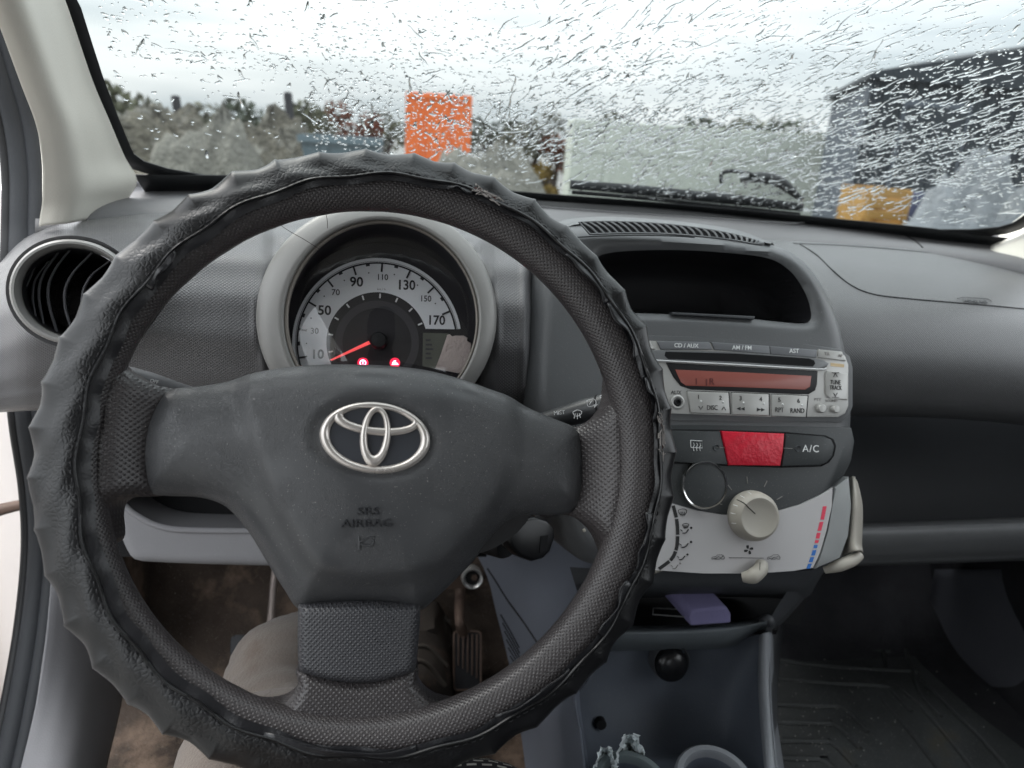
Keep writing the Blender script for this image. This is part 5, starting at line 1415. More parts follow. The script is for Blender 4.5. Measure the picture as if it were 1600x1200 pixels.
# fan and recirculation symbols
for k in range(4):
    a = 20 + 90 * k
    pts = [(1170 + r_ * math.cos(R(a + o)), 859 - r_ * math.sin(R(a + o))) for r_, o in ((1.2, 0), (4.2, -24), (7.2, -18), (7.6, 8), (5.0, 26), (2.2, 30))]
    plate('fan_symbol', FC, pts, .002, .0028, M_text_b, cp, bevel=0)
line('recirculation_line', [(1139, 871.5), (1193, 872)], .00024, M_text_b, .0027)
def car_icon(x, y):
    line('recirculation_symbol', [(x - 10, y + 2.5), (x - 9, y - .5), (x - 4, y - 1.2), (x - 1, y - 4), (x + 7, y - 4.2), (x + 10, y - .5), (x + 9.5, y + 2.4), (x + 6, y + 2.6), (x + 4, y + 1.2), (x + 2, y + 2.7), (x - 4, y + 2.7), (x - 6, y + 1.2), (x - 8, y + 2.7), (x - 10, y + 2.5)], .0002, M_text_b, .0027)
car_icon(1122, 871); car_icon(1209, 871)
line('recirculation_symbol', [(1117, 874), (1123, 869.5), (1126, 872), (1130, 868)], .00024, M_text_b, .0028, n=2)
line('recirculation_symbol', [(1205, 874), (1209, 871), (1216, 870)], .00024, M_text_b, .0028, n=2)
# beige fan knob
M_bknob = mat('beige_knob_plastic', (0.38, 0.355, 0.31), .45, .45, bump=('fine', 900, .06), var=.06, dust=.3)
kr_ = 36 * rsc
kx, ky = FC.loc(1176.5, 806, .006)
fk = lathe('fan_knob', FC, kx, ky, [(kr_ * 1.0, .001), (kr_ * 1.0, .006), (kr_ * .96, .012), (kr_ * .86, .0165), (kr_ * .76, .0180), (kr_ * .66, .0176), (kr_ * .58, .0168), (0, .0168)], M_bknob, cp, seg=56, local=True)
def kpt(r_, a, h): return FC.w(kx + r_ * math.cos(R(a)), ky + r_ * math.sin(R(a)), h)
tube('knob_pointer', [kpt(kr_ * .22, 138, .0170), kpt(kr_ * .6, 138, .0171), kpt(kr_ * .76, 138, .0182), kpt(kr_ * .90, 138, .0155), kpt(kr_ * .99, 138, .009)], .00045, M_text_b, fk, n=2, seg=5)
for a in (105, 125, 152, 172, 195): tube('knob_mark', [kpt(kr_ * .93, a, .0137), kpt(kr_ * .995, a, .0085)], .00032, M_text_w, fk, n=1, seg=5)
for k, a in enumerate((160, 128, 95, 62, 28)):
    tube('fan_speed_mark', [FC.w(kx + kr_ * r_ * math.cos(R(a)), ky + kr_ * r_ * math.sin(R(a)), .0018) for r_ in (1.28, 1.55)], .00042, M_text_g, cp, n=1, seg=5)
# levers
lv = tube('recirculation_lever', [FC.at(1190, 880, .006), FC.at(1188, 890, .010), FC.at(1176, 900, .012), FC.at(1160, 902, .008)], [.0052, .0062, .0066, .004], M_bknob, cp, seg=12)
line('lever_mark', [(1187.5, 879), (1187, 893)], .00028, M_text_b, .0165)
patch('temperature_lever', [[(1327, 748, .560), (1332, 744, .545), (1339, 751, .548), (1344, 768, .565)], [(1327, 780, .545), (1333, 778, .530), (1343, 782, .532), (1348, 790, .555)], [(1324, 820, .537), (1331, 818, .521), (1343, 820, .523), (1348, 824, .55)], [(1320, 850, .533), (1328, 848, .514), (1342, 848, .515), (1347, 850, .54)], [(1316, 868, .532), (1330, 862, .510), (1345, 860, .510), (1349, 864, .54)]], M_bknob, cp, 5, 5, thick=.003)
tube('temperature_lever_foot', [pY(1343, 868, .514), pY(1330, 876, .510), pY(1310, 884, .508), pY(1288, 891, .512)], [.0042, .0055, .0055, .0032], M_bknob, cp, seg=12)
patch('airflow_lever', [[(905, 812, .575), (925, 814, .555), (942, 822, .552)], [(893, 822, .572), (920, 838, .548), (946, 850, .548)], [(896, 838, .572), (918, 862, .552), (944, 878, .552)], [(915, 862, .58), (930, 880, .562), (946, 890, .562)]], mat('olive_lever_plastic', (0.30, 0.285, 0.235), .5, .4, var=.1), cp, 5, 5, thick=.003)
FL_ = tilted(913, 828, .56, 22, 0)
lathe('lever_pip', FC, 913, 829, [(0, .016), (.0012, .0158), (.0016, .014)], M_bknob, cp, seg=10, hproj=.015)
tube('airflow_lever_foot', [pY(1036, 882, .553), pY(1028, 886, .545), pY(1018, 891, .548)], [.004, .005, .004], M_bknob, cp, seg=10)

# ================================================================== loose things in the console
M_lilac = mat('lilac_foam', (0.20, 0.185, 0.33), .75, .3, bump=('fine', 300, .4), var=.12)
lt = [(1062, 925), (1118, 926), (1142, 952), (1144, 972), (1078, 979), (1068, 970), (1056, 938)]
tt = thing('lilac_box', 'small lilac plastic box lying in the tray under the heater controls', 'box', tuple(pY(1100, 978, .6)))
def P3(px, py, Y): return tuple(pY(px, py, Y))
V = [P3(1082, 953, .568), P3(1136, 948, .568), P3(1143, 960, .566), P3(1143, 974, .567), P3(1079, 979, .567), P3(1078, 965, .566)]
Bk = [tuple(np.array(v) + np.array((-.012, .045, .004))) for v in V]
o = obj('box_body', V + Bk, [(0, 1, 2, 3, 4, 5), (11, 10, 9, 8, 7, 6), (0, 6, 7, 1), (1, 7, 8, 2), (2, 8, 9, 3), (3, 9, 10, 4), (4, 10, 11, 5), (5, 11, 6, 0)], M_lilac, tt, smooth=False)
flip_fix(o); m_ = o.modifiers.new('b', 'BEVEL'); m_.width = .0022; m_.segments = 2
wf = thing('wire_clip', 'thin wire loop lying left of the lilac box in the tray', 'wire', tuple(pY(1040, 962, .6)))
M_wire = mat('dull_wire', (.28, .28, .28), .4, .5, metal=.6)
tube('wire', [pY(1072, 964, .575), pY(1045, 962, .585), pY(1020, 960, .59), pY(1021, 950, .61), pY(1045, 951, .61), pY(1062, 952, .60)], .0007, M_wire, wf, n=1, seg=5)
# crumpled foil wrapper
M_foil = mat('crumpled_foil', (0.82, 0.87, 0.88), .25, .6, metal=.15)
def foil(name, label, cx, cy_, Y, w_, h_, seed):
    rs = np.random.RandomState(seed); n = 13; G = []
    for j in range(n):
        row = []
        for i in range(n):
            u, v = i / (n - 1) - .5, j / (n - 1) - .5
            taper = .35 + .65 * (j / (n - 1))
            x = cx + u * w_ * taper + rs.normal(0, w_ * .035); y = cy_ + v * h_ + rs.normal(0, h_ * .03)
            row.append(pY(x, y, Y + .012 * math.cos(u * 3.1 * 1.6) + rs.normal(0, .0035)))
        G.append(row)
    o = grid_obj(name, G, M_foil, None, thick=.0004, smooth=False)
    tag(o, label, 'wrapper', group='crumpled foil wrappers'); return o
foil('foil_wrapper', 'tall crumpled silver foil wrapper standing in the cup holder', 985, 1178, .49, 62, 60, 4)
foil('foil_wrapper', 'shorter pale foil scrap left of the tall foil wrapper', 946, 1190, .48, 44, 46, 9)
# ================================================================== steering wheel
Yw = .40
for _ in range(40):
    WF = tilted(553, 728, Yw, 25, 0)
    a, b = WF.loc(50, 690), WF.loc(1053, 690)
    w_ = math.hypot(a[0] - b[0], a[1] - b[1]); Yw *= .390 / w_
def circ3(p, q_, r_):
    A = np.array([[2 * (q_[0] - p[0]), 2 * (q_[1] - p[1])], [2 * (r_[0] - p[0]), 2 * (r_[1] - p[1])]])
    B = np.array([q_[0] ** 2 - p[0] ** 2 + q_[1] ** 2 - p[1] ** 2, r_[0] ** 2 - p[0] ** 2 + r_[1] ** 2 - p[1] ** 2])
    return np.linalg.solve(A, B)
_c = circ3(WF.loc(50, 700), WF.loc(1053, 690), WF.loc(556, 236))
WF = Frame(WF.w(_c[0], _c[1], 0), WF.ax, WF.ay)
RC, RT = .1710, .0146
OUT = .5 * (math.hypot(*WF.loc(50, 700)) + math.hypot(*WF.loc(1053, 690)))
M_foam = mat('wheel_dotted_foam', (0.046, 0.041, 0.042), .34, .55, bump=('dots', 600, .7), var=.18, dust=.3)
M_foamp = mat('wheel_worn_foam', (0.036, 0.033, 0.034), .36, .5, bump=('leather', 620, .5), var=.2, dust=.3)
M_hub = mat('airbag_cover_plastic', (0.050, 0.051, 0.054), .34, .55, bump=('leather', 800, .6), var=.10, dust=.35)
sw = thing('steering_wheel', 'three spoke dark grey steering wheel with chrome badge', 'steering wheel', tuple(WF.w(0, 0, -.03)))
def torus(name, fun, p0, p1, nph, nth, mt, par, closed_v=False):
    G = []; uv = []
    for j in range(nph + (0 if closed_v else 1)):
        row = []
        for i in range(nth + 1):
            th = 2 * math.pi * i / nth
            a0 = p0(th) if callable(p0) else p0; a1 = p1(th) if callable(p1) else p1
            ph = R(a0 + (a1 - a0) * j / nph)
            r_, off = fun(th, ph)
            rr = RC + r_ * math.cos(ph)
            row.append(WF.w(rr * math.cos(th), rr * math.sin(th), r_ * math.sin(ph) + off)); uv.append((th * RC, ph * .0158))
        G.append(row)
    return grid_obj(name, G, mt, par, closed_v=closed_v, uv=np.array(uv))
torus('rim', lambda th, ph: (RT * (1 + .06 * math.cos(2 * ph)), 0), -180, 180, 40, 300, M_foam, sw)

HUB = [(262, 604), (300, 601), (345, 594), (385, 582), (430, 573.5), (500, 568), (590, 569), (660, 576), (720, 590), (770, 607), (800, 618), (830, 635), (870, 652), (904, 667), (915, 690), (919, 730), (916, 775), (905, 798), (880, 806), (840, 807), (802, 816), (770, 846), (738, 884), (705, 918), (676, 945), (655, 959), (610, 951), (560, 948), (510, 951), (465, 958), (440, 926), (415, 886), (385, 836), (358, 803), (335, 787), (300, 778), (250, 776), (224, 771), (213, 748), (208, 712), (212, 672), (226, 637), (243, 614)]
SHD = [(378, 586), (430, 572), (500, 560), (590, 560), (680, 570), (760, 600), (803, 622), (803, 690), (783, 770), (737, 842), (690, 886), (590, 906), (500, 892), (450, 822), (412, 742), (386, 655)]
hp_ = -.004
shd = resample(cat([WF.loc(x, y, hp_) for x, y in SHD], 10, True), .003)
EC = WF.loc(585.5, 684, .010); esc = WF.sc(585, 684)
tl_ = R(-5.5)
def erad(P):
    x, y = P[:, 0] - EC[0], P[:, 1] - EC[1]
    u, v = math.cos(tl_) * x + math.sin(tl_) * y, -math.sin(tl_) * x + math.cos(tl_) * y
    return np.sqrt((u / (101 * esc)) ** 2 + (v / (64 * esc)) ** 2)
def hub_h(P, d, dh):
    ins = inside(P, shd); ds_ = seg_dist(P, shd); sd = np.where(ins, ds_, -ds_)
    r2 = (P[:, 0] - EC[0]) ** 2 + (P[:, 1] - EC[1] + .015) ** 2
    h = -.016 + .018 * (1 - np.exp(-d / .011)) + .0045 * smooth01((sd + .006) / .014) + .008 * np.exp(-r2 / .075 ** 2)
    e = erad(P)
    return h - .0026 * (1 - smooth01((e - .86) / .20))
sheet('airbag_cover', WF, HUB, hub_h, M_hub, sw, sp=.0027, skirt=.05, hproj=hp_)
HB = resample(cat([WF.loc(x, y, hp_) for x, y in HUB], 10, True), .003)
def hub_at(px, py, h0=.008):
    for _ in range(4):
        p = np.array([WF.loc(px, py, h0)]); h0 = float(hub_h(p, seg_dist(p, HB), None)[0])
    return h0
he = hub_at(585, 684)
M_embl = mat('badge_chrome', (0.60, 0.56, 0.525), .25, .6, metal=.62, bump=('fine', 260, .08), var=.1)
M_embbg = mat('badge_back_plastic', (0.045, 0.048, 0.056), .3, .5)
eb = plate('badge', WF, ell(585.5, 684, 80, 51, 60, 5.5), he - .002, he + .0006, M_embbg, sw, bevel=.0003, hproj=he)
band('badge_ring', WF, ell(585.5, 684, 87, 56, 72, 5.5), ell(586, 682.5, 71.5, 45.5, 72, 5.5), he - .0005, he + .0024, M_embl, eb, crown=.0012)
band('badge_oval', WF, ell(587, 657, 67.5, 23.0, 64, 5.5), ell(590.5, 652.8, 54.5, 14.6, 64, 5.5), he - .0004, he + .0030, M_embl, eb, crown=.0006)
band('badge_oval', WF, ell(586.2, 681.5, 24.0, 48.0, 64, 5.5), ell(587, 677.5, 13.0, 34.0, 64, 5.5), he - .0004, he + .0036, M_embl, eb, crown=.0006)
M_embs = mat('shaded_hub_plastic', (0.028, 0.029, 0.032), .3, .5)  # hub plastic darkened: letter shading is put into the colour
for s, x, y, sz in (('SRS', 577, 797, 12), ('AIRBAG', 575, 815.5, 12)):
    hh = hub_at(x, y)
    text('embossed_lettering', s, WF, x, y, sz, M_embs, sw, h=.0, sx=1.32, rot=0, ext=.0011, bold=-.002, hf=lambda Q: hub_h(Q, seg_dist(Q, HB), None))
hh = hub_at(572, 846)
for pts in (((561, 838), (561, 858)), ((561, 847), (566, 845), (576, 840), (586, 839)), ((561, 849), (567, 851), (578, 853), (584, 847), (582, 843))):
    tube('horn_symbol', [WF.at(x, y, hh + .0004) for x, y in pts], .0005, M_hub, sw, n=3, seg=6)
# spokes
def spoke_h(lo, hi, r0, r1):
    def f(P, d, dh):
        r_ = np.sqrt((P ** 2).sum(1))
        return lo + (hi - lo) * smooth01((r_ - r0) / (r1 - r0)) - .007 * np.clip(1 - d / .009, 0, 1) ** 2
    return f
sheet('spoke', WF, [(118, 555), (160, 552), (180, 570), (205, 586), (232, 598), (266, 606), (310, 640), (310, 765), (235, 777), (195, 778), (172, 786), (164, 806), (163, 850), (120, 850), (100, 760), (98, 660)], spoke_h(-.020, .006, .120, .156), M_foam, sw, sp=.0028, skirt=.03)
sheet('spoke', WF, [(850, 655), (903, 665), (930, 657), (948, 640), (958, 610), (966, 575), (1010, 560), (1030, 650), (1030, 760), (1005, 850), (965, 905), (955, 872), (940, 838), (920, 818), (895, 808), (850, 800)], spoke_h(-.020, .006, .125, .158), M_foam, sw, sp=.0028, skirt=.03)
def ins_h(P, d, dh):
    x = P[:, 0] - WF.loc(558, 1000)[0]
    return .001 - 2.2 * x ** 2 - .006 * np.clip(1 - d / .005, 0, 1) ** 2
sheet('spoke_insert', WF, [(463, 958), (465, 948), (510, 945), (560, 943), (610, 945), (652, 948), (657, 958), (655, 1000), (650, 1048), (646, 1056), (600, 1068), (560, 1071), (510, 1067), (470, 1056), (464, 1048), (462, 1000)], ins_h, mat('spoke_insert_dotted', (0.05, 0.05, 0.055), .36, .5, bump=('dots', 640, .9), var=.1), sw, sp=.0024, skirt=.03)
sheet('spoke', WF, [(465, 1050), (560, 1066), (648, 1048), (652, 1070), (664, 1092), (690, 1108), (740, 1112), (800, 1090), (800, 1140), (700, 1180), (560, 1192), (420, 1180), (320, 1145), (330, 1095), (390, 1113), (430, 1110), (453, 1094), (463, 1072)], lambda P, d, dh: .004 * smooth01((np.sqrt((P ** 2).sum(1)) - .13) / .03) - .002 - .007 * np.clip(1 - d / .007, 0, 1) ** 2, M_foam, sw, sp=.0026, skirt=.03)

# ================================================================== torn leather cover on the rim
M_leath = mat('black_wrinkled_leather', (0.009, 0.009, 0.010), .33, .5, bump=('wrap', 330, .22), var=.25, coat=.0)
M_hem = mat('leather_hem_glossy', (0.012, 0.012, 0.014), .3, .55, bump=('fine', 420, .2))
M_thread = mat('frayed_thread', (0.24, 0.22, 0.21), .7, .2)
sc_ = thing('steering_wheel_cover', 'worn black leather cover with finger ridges wrapped round the steering wheel', 'wheel cover', tuple(WF.w(0, -.18, -.03)))
_ph = nrs.uniform(0, 6.28, 8)
def wob(th): return sum(math.sin((k + 2) * th + _ph[k]) for k in range(6)) / 6
def edge(th): return 86 + 26 * math.cos(th - math.pi) + 5 * wob(th) + 3 * math.sin(23 * th + 1)
NR = 43
RO = OUT - RC              # outermost ridge height above the tube centre
def cov(th, ph):
    d = math.degrees(ph)
    win = 1.0 if -55 < d < 25 else max(0, 1 - (d - 25) / 42) if d >= 25 else max(0, 1 - (-55 - d) / 40)
    win = win * win * (3 - 2 * win)
    s = (th * NR / (2 * math.pi) + .10 * wob(3 * th)) % 1.0
    dd = min(s, 1 - s) * 2                        # 0 on the ridge, 1 half way
    rid = .8 * (1 - dd) ** 1.35 + .2 * (1 - dd) ** 4
    amp = .0029
    jit = .9 + .22 * math.sin(7.3 * int(th * NR / (2 * math.pi) + .10 * wob(3 * th)))
    r_ = .0182 + win * (RO - .0182 - amp) + amp * rid * win * jit + .0005 * math.sin(31 * th + 3 * ph) * math.sin(4 * ph)
    r_ += .0004 * wob(5 * th + ph)
    return r_, 0
torus('leather_wrap', cov, edge, -128, 46, 1100, M_leath, sc_)
torus('hem', lambda th, ph: (.0176 + .0006 * math.sin(40 * th), 0), lambda th: edge(th) + 14 + 3 * wob(2 * th) + 12 * max(0, math.cos(th - math.pi)), lambda th: edge(th) - 1.5, 5, 600, M_hem, sc_)
# rolled edge of the wrap and its running stitches
pts = []
for i in range(400):
    th = 2 * math.pi * i / 400; ph = R(edge(th)); rr = RC + .0185 * math.cos(ph); pts.append(WF.w(rr * math.cos(th), rr * math.sin(th), .0185 * math.sin(ph)))
tube('wrap_edge', pts, .0010, M_leath, sc_, closed=True, n=1, seg=6)
V = []; Fc = []
for i in range(230):
    th = 2 * math.pi * (i + .2) / 230
    if rnd.random() < .25: continue
    q0 = []
    for k in range(4):
        t2 = th + (k / 3 - .5) * .016; ph = R(edge(t2) - 6.5 + rnd.uniform(-.8, .8)); rr = RC + (.0186 + (.0004 if k in (1, 2) else -.0002)) * math.cos(ph)
        c_ = WF.w(rr * math.cos(t2), rr * math.sin(t2), (.0186 + (.0004 if k in (1, 2) else -.0002)) * math.sin(ph)); q0.append(c_)
    up = WF.az * .0003; rad = (WF.ax * math.cos(th) + WF.ay * math.sin(th)) * .00032
    B = len(V)
    for c_ in q0: V += [c_ + up, c_ + rad, c_ - up, c_ - rad]
    for k in range(3):
        for m_ in range(4): Fc.append((B + k * 4 + m_, B + k * 4 + (m_ + 1) % 4, B + k * 4 + 4 + (m_ + 1) % 4, B + k * 4 + 4 + m_))
o = obj('stitching', V, Fc, mat('black_thread', (0.03, 0.03, 0.032), .6, .3), sc_); o['kind'] = 'stuff'
# flaps where the wrap has split away from the foam
def th_of(px, py): x, y = WF.loc(px, py, .012); return math.atan2(y, x)
def onrim(th, phd, r_): ph = R(phd); rr = RC + r_ * math.cos(ph); return WF.w(rr * math.cos(th), rr * math.sin(th), r_ * math.sin(ph))
for (x0, y0), (x1, y1), lift, wd_ in (((905, 375), (955, 470), .0015, 16), ((955, 470), (1000, 560), .0022, 18), ((1005, 590), (1018, 660), .003, 14), ((1010, 800), (985, 890), .003, 18), ((975, 905), (930, 985), .0025, 18), ((880, 1035), (770, 1110), .0022, 16), ((420, 1130), (650, 1165), .0018, 13), ((300, 420), (260, 470), .002, 14), ((700, 290), (740, 300), .0018, 12)):
    t0, t1 = th_of(x0, y0), th_of(x1, y1)
    G = []
    for j in range(5):
        row = []
        for i in range(14):
            f = i / 13; th = t0 + (t1 - t0) * f
            lf = lift * math.sin(math.pi * min(1, max(0, f * 1.02))) * (j / 4) ** 1.5 * (1 + .4 * math.sin(17 * f + x0))
            row.append(onrim(th, edge(th) - 2 + (wd_ * (j / 4)) * (1 + .3 * math.sin(9 * f + y0)), .0181 + lf))
        G.append(row)
    grid_obj('torn_flap', G, M_hem, sc_, thick=.0008)
for cx, cy_, n_, L_, seed in ((765, 318, 13, .010, 3), (1019, 695, 11, .011, 5), (742, 310, 5, .006, 8), (1020, 660, 6, .008, 9)):
    rs = np.random.RandomState(seed); t0 = th_of(cx, cy_)
    hole = [onrim(t0 + .018 * math.cos(a) * (1 + .3 * math.sin(3 * a)), edge(t0) - 3 + 7 * math.sin(a) * (1 + .3 * math.cos(2 * a)), .0190) for a in np.linspace(0, 2 * math.pi, 17)[:-1]]
    cen = sum(hole, Vector((0, 0, 0))) / 16
    obj('tear', [cen] + hole, [(0, k + 1, (k + 1) % 16 + 1) for k in range(16)], mat('torn_backing', (0.085, 0.04, 0.035), .8, .2, var=.4), sc_)
    for k in range(n_):
        t1 = t0 + rs.uniform(-1, 1) * L_ * 3.2; e0 = edge(t1) - 4 + rs.uniform(-7, 8)
        tube('loose_thread', [onrim(t1 + rs.uniform(-.012, .012) * m_, e0 + rs.uniform(-5, 5), .0187 + .0012 * rs.rand()) for m_ in range(4)], .00035, M_thread, sc_, n=4, seg=5)

# ================================================================== steering column, stalks and key
col_ = thing('steering_column', 'black steering column shroud with stalks behind the hub', 'steering column', tuple(WF.w(0, -.03, -.12)))
def shroud(f, a):
    h = -.012 - .16 * f; rx, ry = .080 - .012 * f, .054 - .004 * f
    return WF.w(.026 + rx * math.copysign(abs(math.cos(a)) ** .8, math.cos(a)), -.014 + ry * math.copysign(abs(math.sin(a)) ** .8, math.sin(a)), h)
flip_fix(grid_obj('shroud', [[shroud(f, 2 * math.pi * k / 48) for k in range(48)] for f in (0, .05, .3, .7, 1)], M_black, col_, closed_u=True))
obj('shroud_front', [WF.w(.026, -.014, -.0125)] + [shroud(0, 2 * math.pi * k / 48) for k in range(48)], [(0, k + 1, (k + 1) % 48 + 1) for k in range(48)], M_black, col_)
M_stalk = mat('stalk_black_plastic', (0.030, 0.031, 0.033), .35, .5, bump=('fine', 900, .08))
st_a, st_b = pY(800, 672, .50), pY(990, 622, .455)
stk = tube('wiper_stalk', [st_a, st_a.lerp(st_b, .35), st_a.lerp(st_b, .62), st_a.lerp(st_b, .8), st_b], [.0062, .0072, .0086, .0090, .0088], M_stalk, col_, seg=20)
FST = tilted(915, 640, .492, 30, 0)
def stext(s, x, y, sz, rot=9): text('stalk_lettering', s, FST, x, y, sz, M_text_w, stk, h=.0035, rot=rot)
tube('stalk_ring', [st_a.lerp(st_b, .735), st_a.lerp(st_b, .75)], [.0090, .0090], M_void, stk, n=1, seg=20)
FST = tilted(930, 632, pY(930, 632, .470).y - .0105, 24, 0)
def sline(pts, r_=.00028): tube('stalk_symbol', [FST.at(x, y, .0) for x, y in pts], r_, M_text_w, stk, n=2, seg=5)
for s, x, y, sz in (('OFF', 945, 631, 6.5), ('ON', 948, 644, 6.5), ('MIST', 874, 645, 6)):
    text('stalk_lettering', s, FST, x, y, sz, M_text_w, stk, h=0, rot=6)
sline([(895, 644), (902, 640.5), (909, 643), (906, 649), (898, 650), (895, 644)]); sline([(899, 646), (897, 654)]); sline([(902, 646), (902, 655)]); sline([(905, 646), (907, 653)])
sline([(917, 626), (927, 623), (931, 627), (930, 633), (919, 635), (917, 626)]); sline([(921, 632), (925, 626)]); sline([(938, 618), (948, 617), (952, 621), (940, 623), (938, 618)])
plate('stalk_symbol', FST, [(928, 632), (935, 631), (929, 637)], -.0005, .0002, M_text_w, stk, bevel=0)
la, lb = pY(330, 628, .52), pY(185, 588, .47)
lst = tube('light_stalk', [la, la.lerp(lb, .4), la.lerp(lb, .7), lb], [.006, .0072, .0085, .008], mat('stalk_grey_plastic', (0.10, 0.10, 0.105), .4, .5), col_, seg=18)
FSL = tilted(232, 597, pY(232, 597, .487).y - .0105, 24, 0)
text('stalk_lettering', 'OFF', FSL, 241, 596, 5.5, M_text_w, lst, h=0, rot=-12)
for x in (222, 231): tube('stalk_symbol', [FSL.at(x, 588 + (x - 222) * .2, 0), FSL.at(x + 1, 600 + (x - 222) * .2, 0)], .0003, M_text_w, lst, n=1, seg=5)
# ignition barrel belongs to the column; the key in it is a thing of its own
lathe('ignition_barrel', tilted(800, 845, .535, 15, 35), 792, 850, [(.013, -.05), (.013, -.004), (.0115, .0), (.007, .001), (0, .001)], M_black, col_, seg=28)
ky_ = thing('ignition_key', 'black plastic car key sitting in the ignition right of the hub', 'key', tuple(pY(825, 875, .50)))
FK2 = tilted(832, 842, .505, 20, 22)
plate('key_head', FK2, [(794, 842), (800, 822), (815, 811), (836, 807), (856, 813), (867, 825), (868, 840), (861, 862), (850, 873), (832, 878), (812, 870), (799, 857)], -.006, .006, mat('key_glossy_black', (0.006, 0.006, 0.007), .3, .45), ky_, bevel=.003, seg=3)
plate('key_slot', FK2, [(845, 838), (857, 836), (853, 862), (843, 864)], .005, .0065, M_void, ky_, bevel=0)
tube('key_blade', [pY(812, 845, .508), pY(790, 850, .53)], .004, M_wire, ky_, n=1, flat=.4)

# ================================================================== driver's leg and shoe, seat
M_trous = mat('beige_trouser_cloth', (0.135, 0.112, 0.096), .85, .15, bump=('fine', 330, .7), var=.10, sheen=.2, stain=(9.0, .52, .16, (0.085, 0.058, 0.042)))
pe = thing('person', 'driver in pale beige trousers with one knee under the wheel', 'person', tuple(pY(430, 1250, .5)))
kn = pY(452, 1070, .565); th0 = Vector((-.06, -.10, kn.z - .01)); ank = Vector((.022, .83, ZF + .10))
path = [th0, pY(405, 1340, .36), pY(425, 1235, .44), kn + Vector((-.006, -.045, -.004)), kn + Vector((.004, .02, -.006)), kn.lerp(ank, .30) + Vector((-.02, .02, 0)), kn.lerp(ank, .6) + Vector((-.02, 0, 0)), kn.lerp(ank, .85) + Vector((-.012, 0, .0))]
rads = [.088, .072, .064, .060, .059, .050, .042, .036]
o = tube('trousers', path, rads, M_trous, pe, seg=40, n=12)
co = np.empty(len(o.data.vertices) * 3); o.data.vertices.foreach_get('co', co); co = co.reshape(-1, 3)
nn = np.empty(len(o.data.vertices) * 3); o.data.vertices.foreach_get('normal', nn); nn = nn.reshape(-1, 3)
s1 = co @ np.array((38., 55., 30.)); s2 = co @ np.array((-60., 35., 70.)); s3 = co @ np.array((20., -90., 45.))
co += nn * (.0030 * np.sin(s1 + 1.8 * np.sin(s2 * .4)) + .0024 * np.abs(np.sin(.7 * s2 + 2 * np.sin(s3 * .3))) + .0010 * np.sin(2.3 * s3))[:, None]
o.data.vertices.foreach_set('co', co.ravel()); o.data.update()
tube('trouser_seam', [kn + Vector((.056, -.03, .012)), kn + Vector((.058, .0, .004)), kn + Vector((.06, .03, -.02))], .0012, M_trous, pe, n=5)
M_shoe = mat('worn_shoe_leather', (0.055, 0.046, 0.04), .6, .3, bump=('leather', 300, .5), var=.3, stain=(20, .55, .15, (.13, .085, .065)))
M_sole = mat('shoe_sole_rubber', (0.085, 0.075, 0.065), .75, .25, var=.3)
def shoe_g(z0, z1, inset, nm, mt):
    G = []
    for j in range(9):
        f = j / 8; row = []
        for i in range(40):
            a = 2 * math.pi * i / 40
            lx, ly = .045 * math.cos(a) * (1 - .18 * math.sin(a)), .13 * math.sin(a)
            prof = math.cos(f * math.pi / 2) ** inset if inset else 1.0
            zz = z0 + (z1 - z0) * f * (1.0 if ly < 0 else 1 - .55 * (ly / .13))
            row.append((.036 + lx * prof + .10 * ly, .885 + ly * prof, ZF + zz + max(0, ly) * .35))
        G.append(row)
    return flip_fix(grid_obj(nm, G, mt, pe, closed_u=True))
shoe_g(.028, .105, .55, 'shoe_upper', M_shoe); shoe_g(.004, .030, 0, 'shoe_sole', M_sole)
for k in range(5):
    y = .80 + k * .045
    tube('shoe_welt', [(.004 + .1 * (y - .885), y, ZF + .085 - k * .006 + max(0, y - .885) * .35), (.036 + .1 * (y - .885), y + .012, ZF + .112 - k * .011 + max(0, y - .885) * .35), (.070 + .1 * (y - .885), y, ZF + .08 - k * .006 + max(0, y - .885) * .35)], .0035, M_sole, pe, n=6)

st = thing('front_seat', 'front edge of driver seat in black and white checked weave', 'seat', tuple(pY(790, 1230, .5)))
ms = bpy.data.materials.new('checked_seat_weave'); ms.use_nodes = True
t = ms.node_tree; b_ = t.nodes['Principled BSDF']; b_.inputs['Roughness'].default_value = .9; b_.inputs['Specular IOR Level'].default_value = .15
tcn = t.nodes.new('ShaderNodeTexCoord'); ckn = t.nodes.new('ShaderNodeTexBrick')
ckn.inputs['Color1'].default_value = (.42, .41, .38, 1); ckn.inputs['Color2'].default_value = (.33, .32, .29, 1); ckn.inputs['Mortar'].default_value = (.02, .02, .022, 1)
ckn.inputs['Scale'].default_value = 60; ckn.inputs['Mortar Size'].default_value = .14; ckn.inputs['Brick Width'].default_value = .75; ckn.inputs['Row Height'].default_value = .42; ckn.offset = .5
t.links.new(tcn.outputs['UV'], ckn.inputs['Vector']); t.links.new(ckn.outputs['Color'], b_.inputs['Base Color'])
zs = pY(800, 1190, .50).z
G = []
for f in np.linspace(0, 1, 26):
    row = []
    for x in np.linspace(-.30, .14, 30):
        if f < .5: y = -.2 + (.475 + .2) * f / .5; z = zs
        else: a = (f - .5) / .5 * math.pi * .6; y = .475 + .045 * math.sin(a); z = zs - .045 * (1 - math.cos(a)) * 1.3
        e = max(0, (abs(x + .08) - .14) / .08); row.append((x, y, z - .05 * e ** 2.5 + .004 * math.sin(30 * x) * math.sin(14 * y)))
    G.append(row)
grid_obj('cushion', G, ms, st, thick=.01)
box('seat_base', (-.08, .1, zs - .13), (.40, .62, .12), M_dark, st)

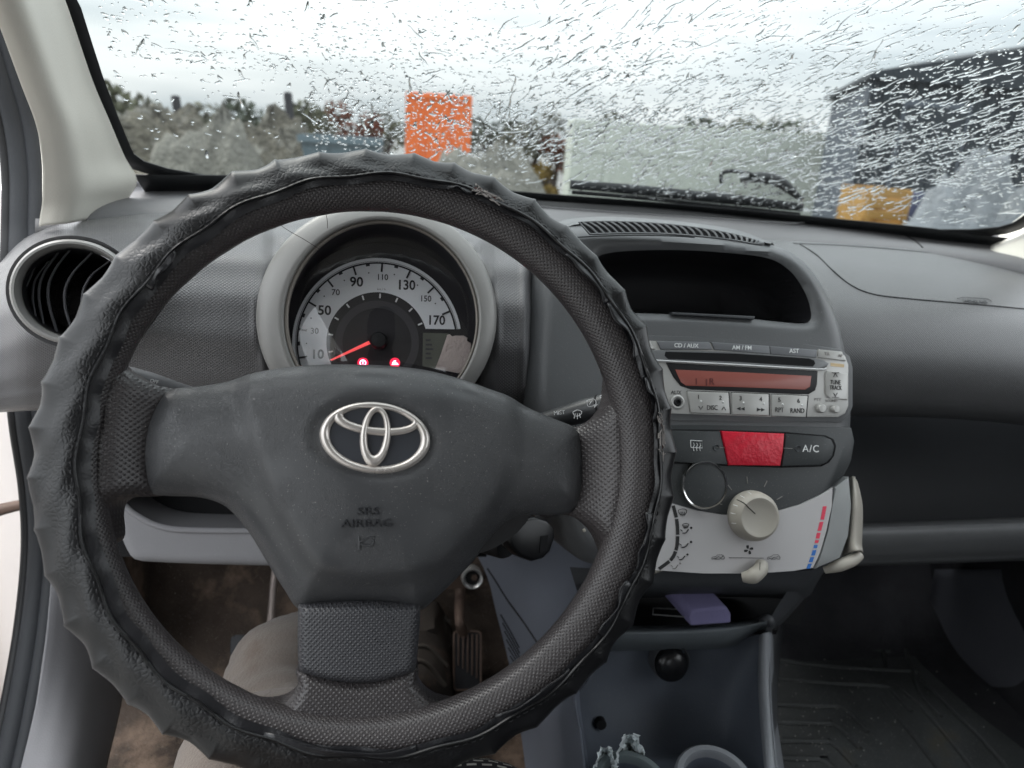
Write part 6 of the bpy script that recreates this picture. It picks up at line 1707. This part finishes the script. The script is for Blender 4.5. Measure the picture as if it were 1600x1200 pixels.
# unseen seat backs, passenger seat and driver's body, added to block light from behind
M_cloth = mat('dark_seat_cloth', (0.05, 0.05, 0.055), .9, .1, bump=('fine', 500, .3))
M_jumper = mat('dark_jumper_wool', (0.06, 0.06, 0.07), .9, .1, bump=('fine', 400, .4))
def seat_back(par, cx, y0):
    G = []
    for j in range(14):
        f = j / 13; z = .55 + .62 * f; y = y0 - .22 * f; w2 = .23 * (1 - .25 * f ** 3)
        G.append([(cx + w2 * math.copysign(abs(math.cos(a)) ** .6, math.cos(a)), y + .06 * math.copysign(abs(math.sin(a)) ** .7, math.sin(a)), z) for a in np.linspace(0, 2 * math.pi, 33)[:-1]])
    c_ = np.mean(np.array(G[-1]), 0); G.append([tuple(c_ + (np.array(p) - c_) * .5 + np.array((0, 0, .03))) for p in G[-1]]); G.append([tuple(c_ + np.array((0, 0, .035)))] * 32)
    flip_fix(grid_obj('backrest', G, M_cloth, par, closed_u=True))
seat_back(st, -.06, -.36)
ps = thing('front_seat', 'unseen dark cloth passenger seat beside the driver, added to block light', 'seat', (.62, -.2, .3))
seat_back(ps, .62, -.32)
G = []
for f in np.linspace(0, 1, 20):
    a = f * math.pi; G.append([(.62 + .24 * u, -.02 + .27 * math.copysign(abs(math.cos(a)) ** .6, math.cos(a)), .47 + .10 * math.sin(a) ** .6 - .02 * u * u) for u in np.linspace(-1, 1, 12)])
grid_obj('cushion', G, M_cloth, ps, thick=.01)
torso = []
for z, y, rx, ry in ((.60, -.20, .17, .13), (.70, -.23, .18, .13), (.85, -.26, .17, .12), (1.0, -.28, .19, .12), (1.10, -.29, .20, .11), (1.18, -.29, .15, .09), (1.22, -.28, .07, .065), (1.27, -.26, .058, .065), (1.31, -.24, .075, .09), (1.38, -.235, .08, .10), (1.44, -.24, .07, .085), (1.475, -.245, .03, .04)):
    torso.append([(-.05 + rx * math.cos(a), y + ry * math.sin(a), z) for a in np.linspace(0, 2 * math.pi, 29)[:-1]])
flip_fix(grid_obj('upper_body', torso, M_jumper, pe, closed_u=True))
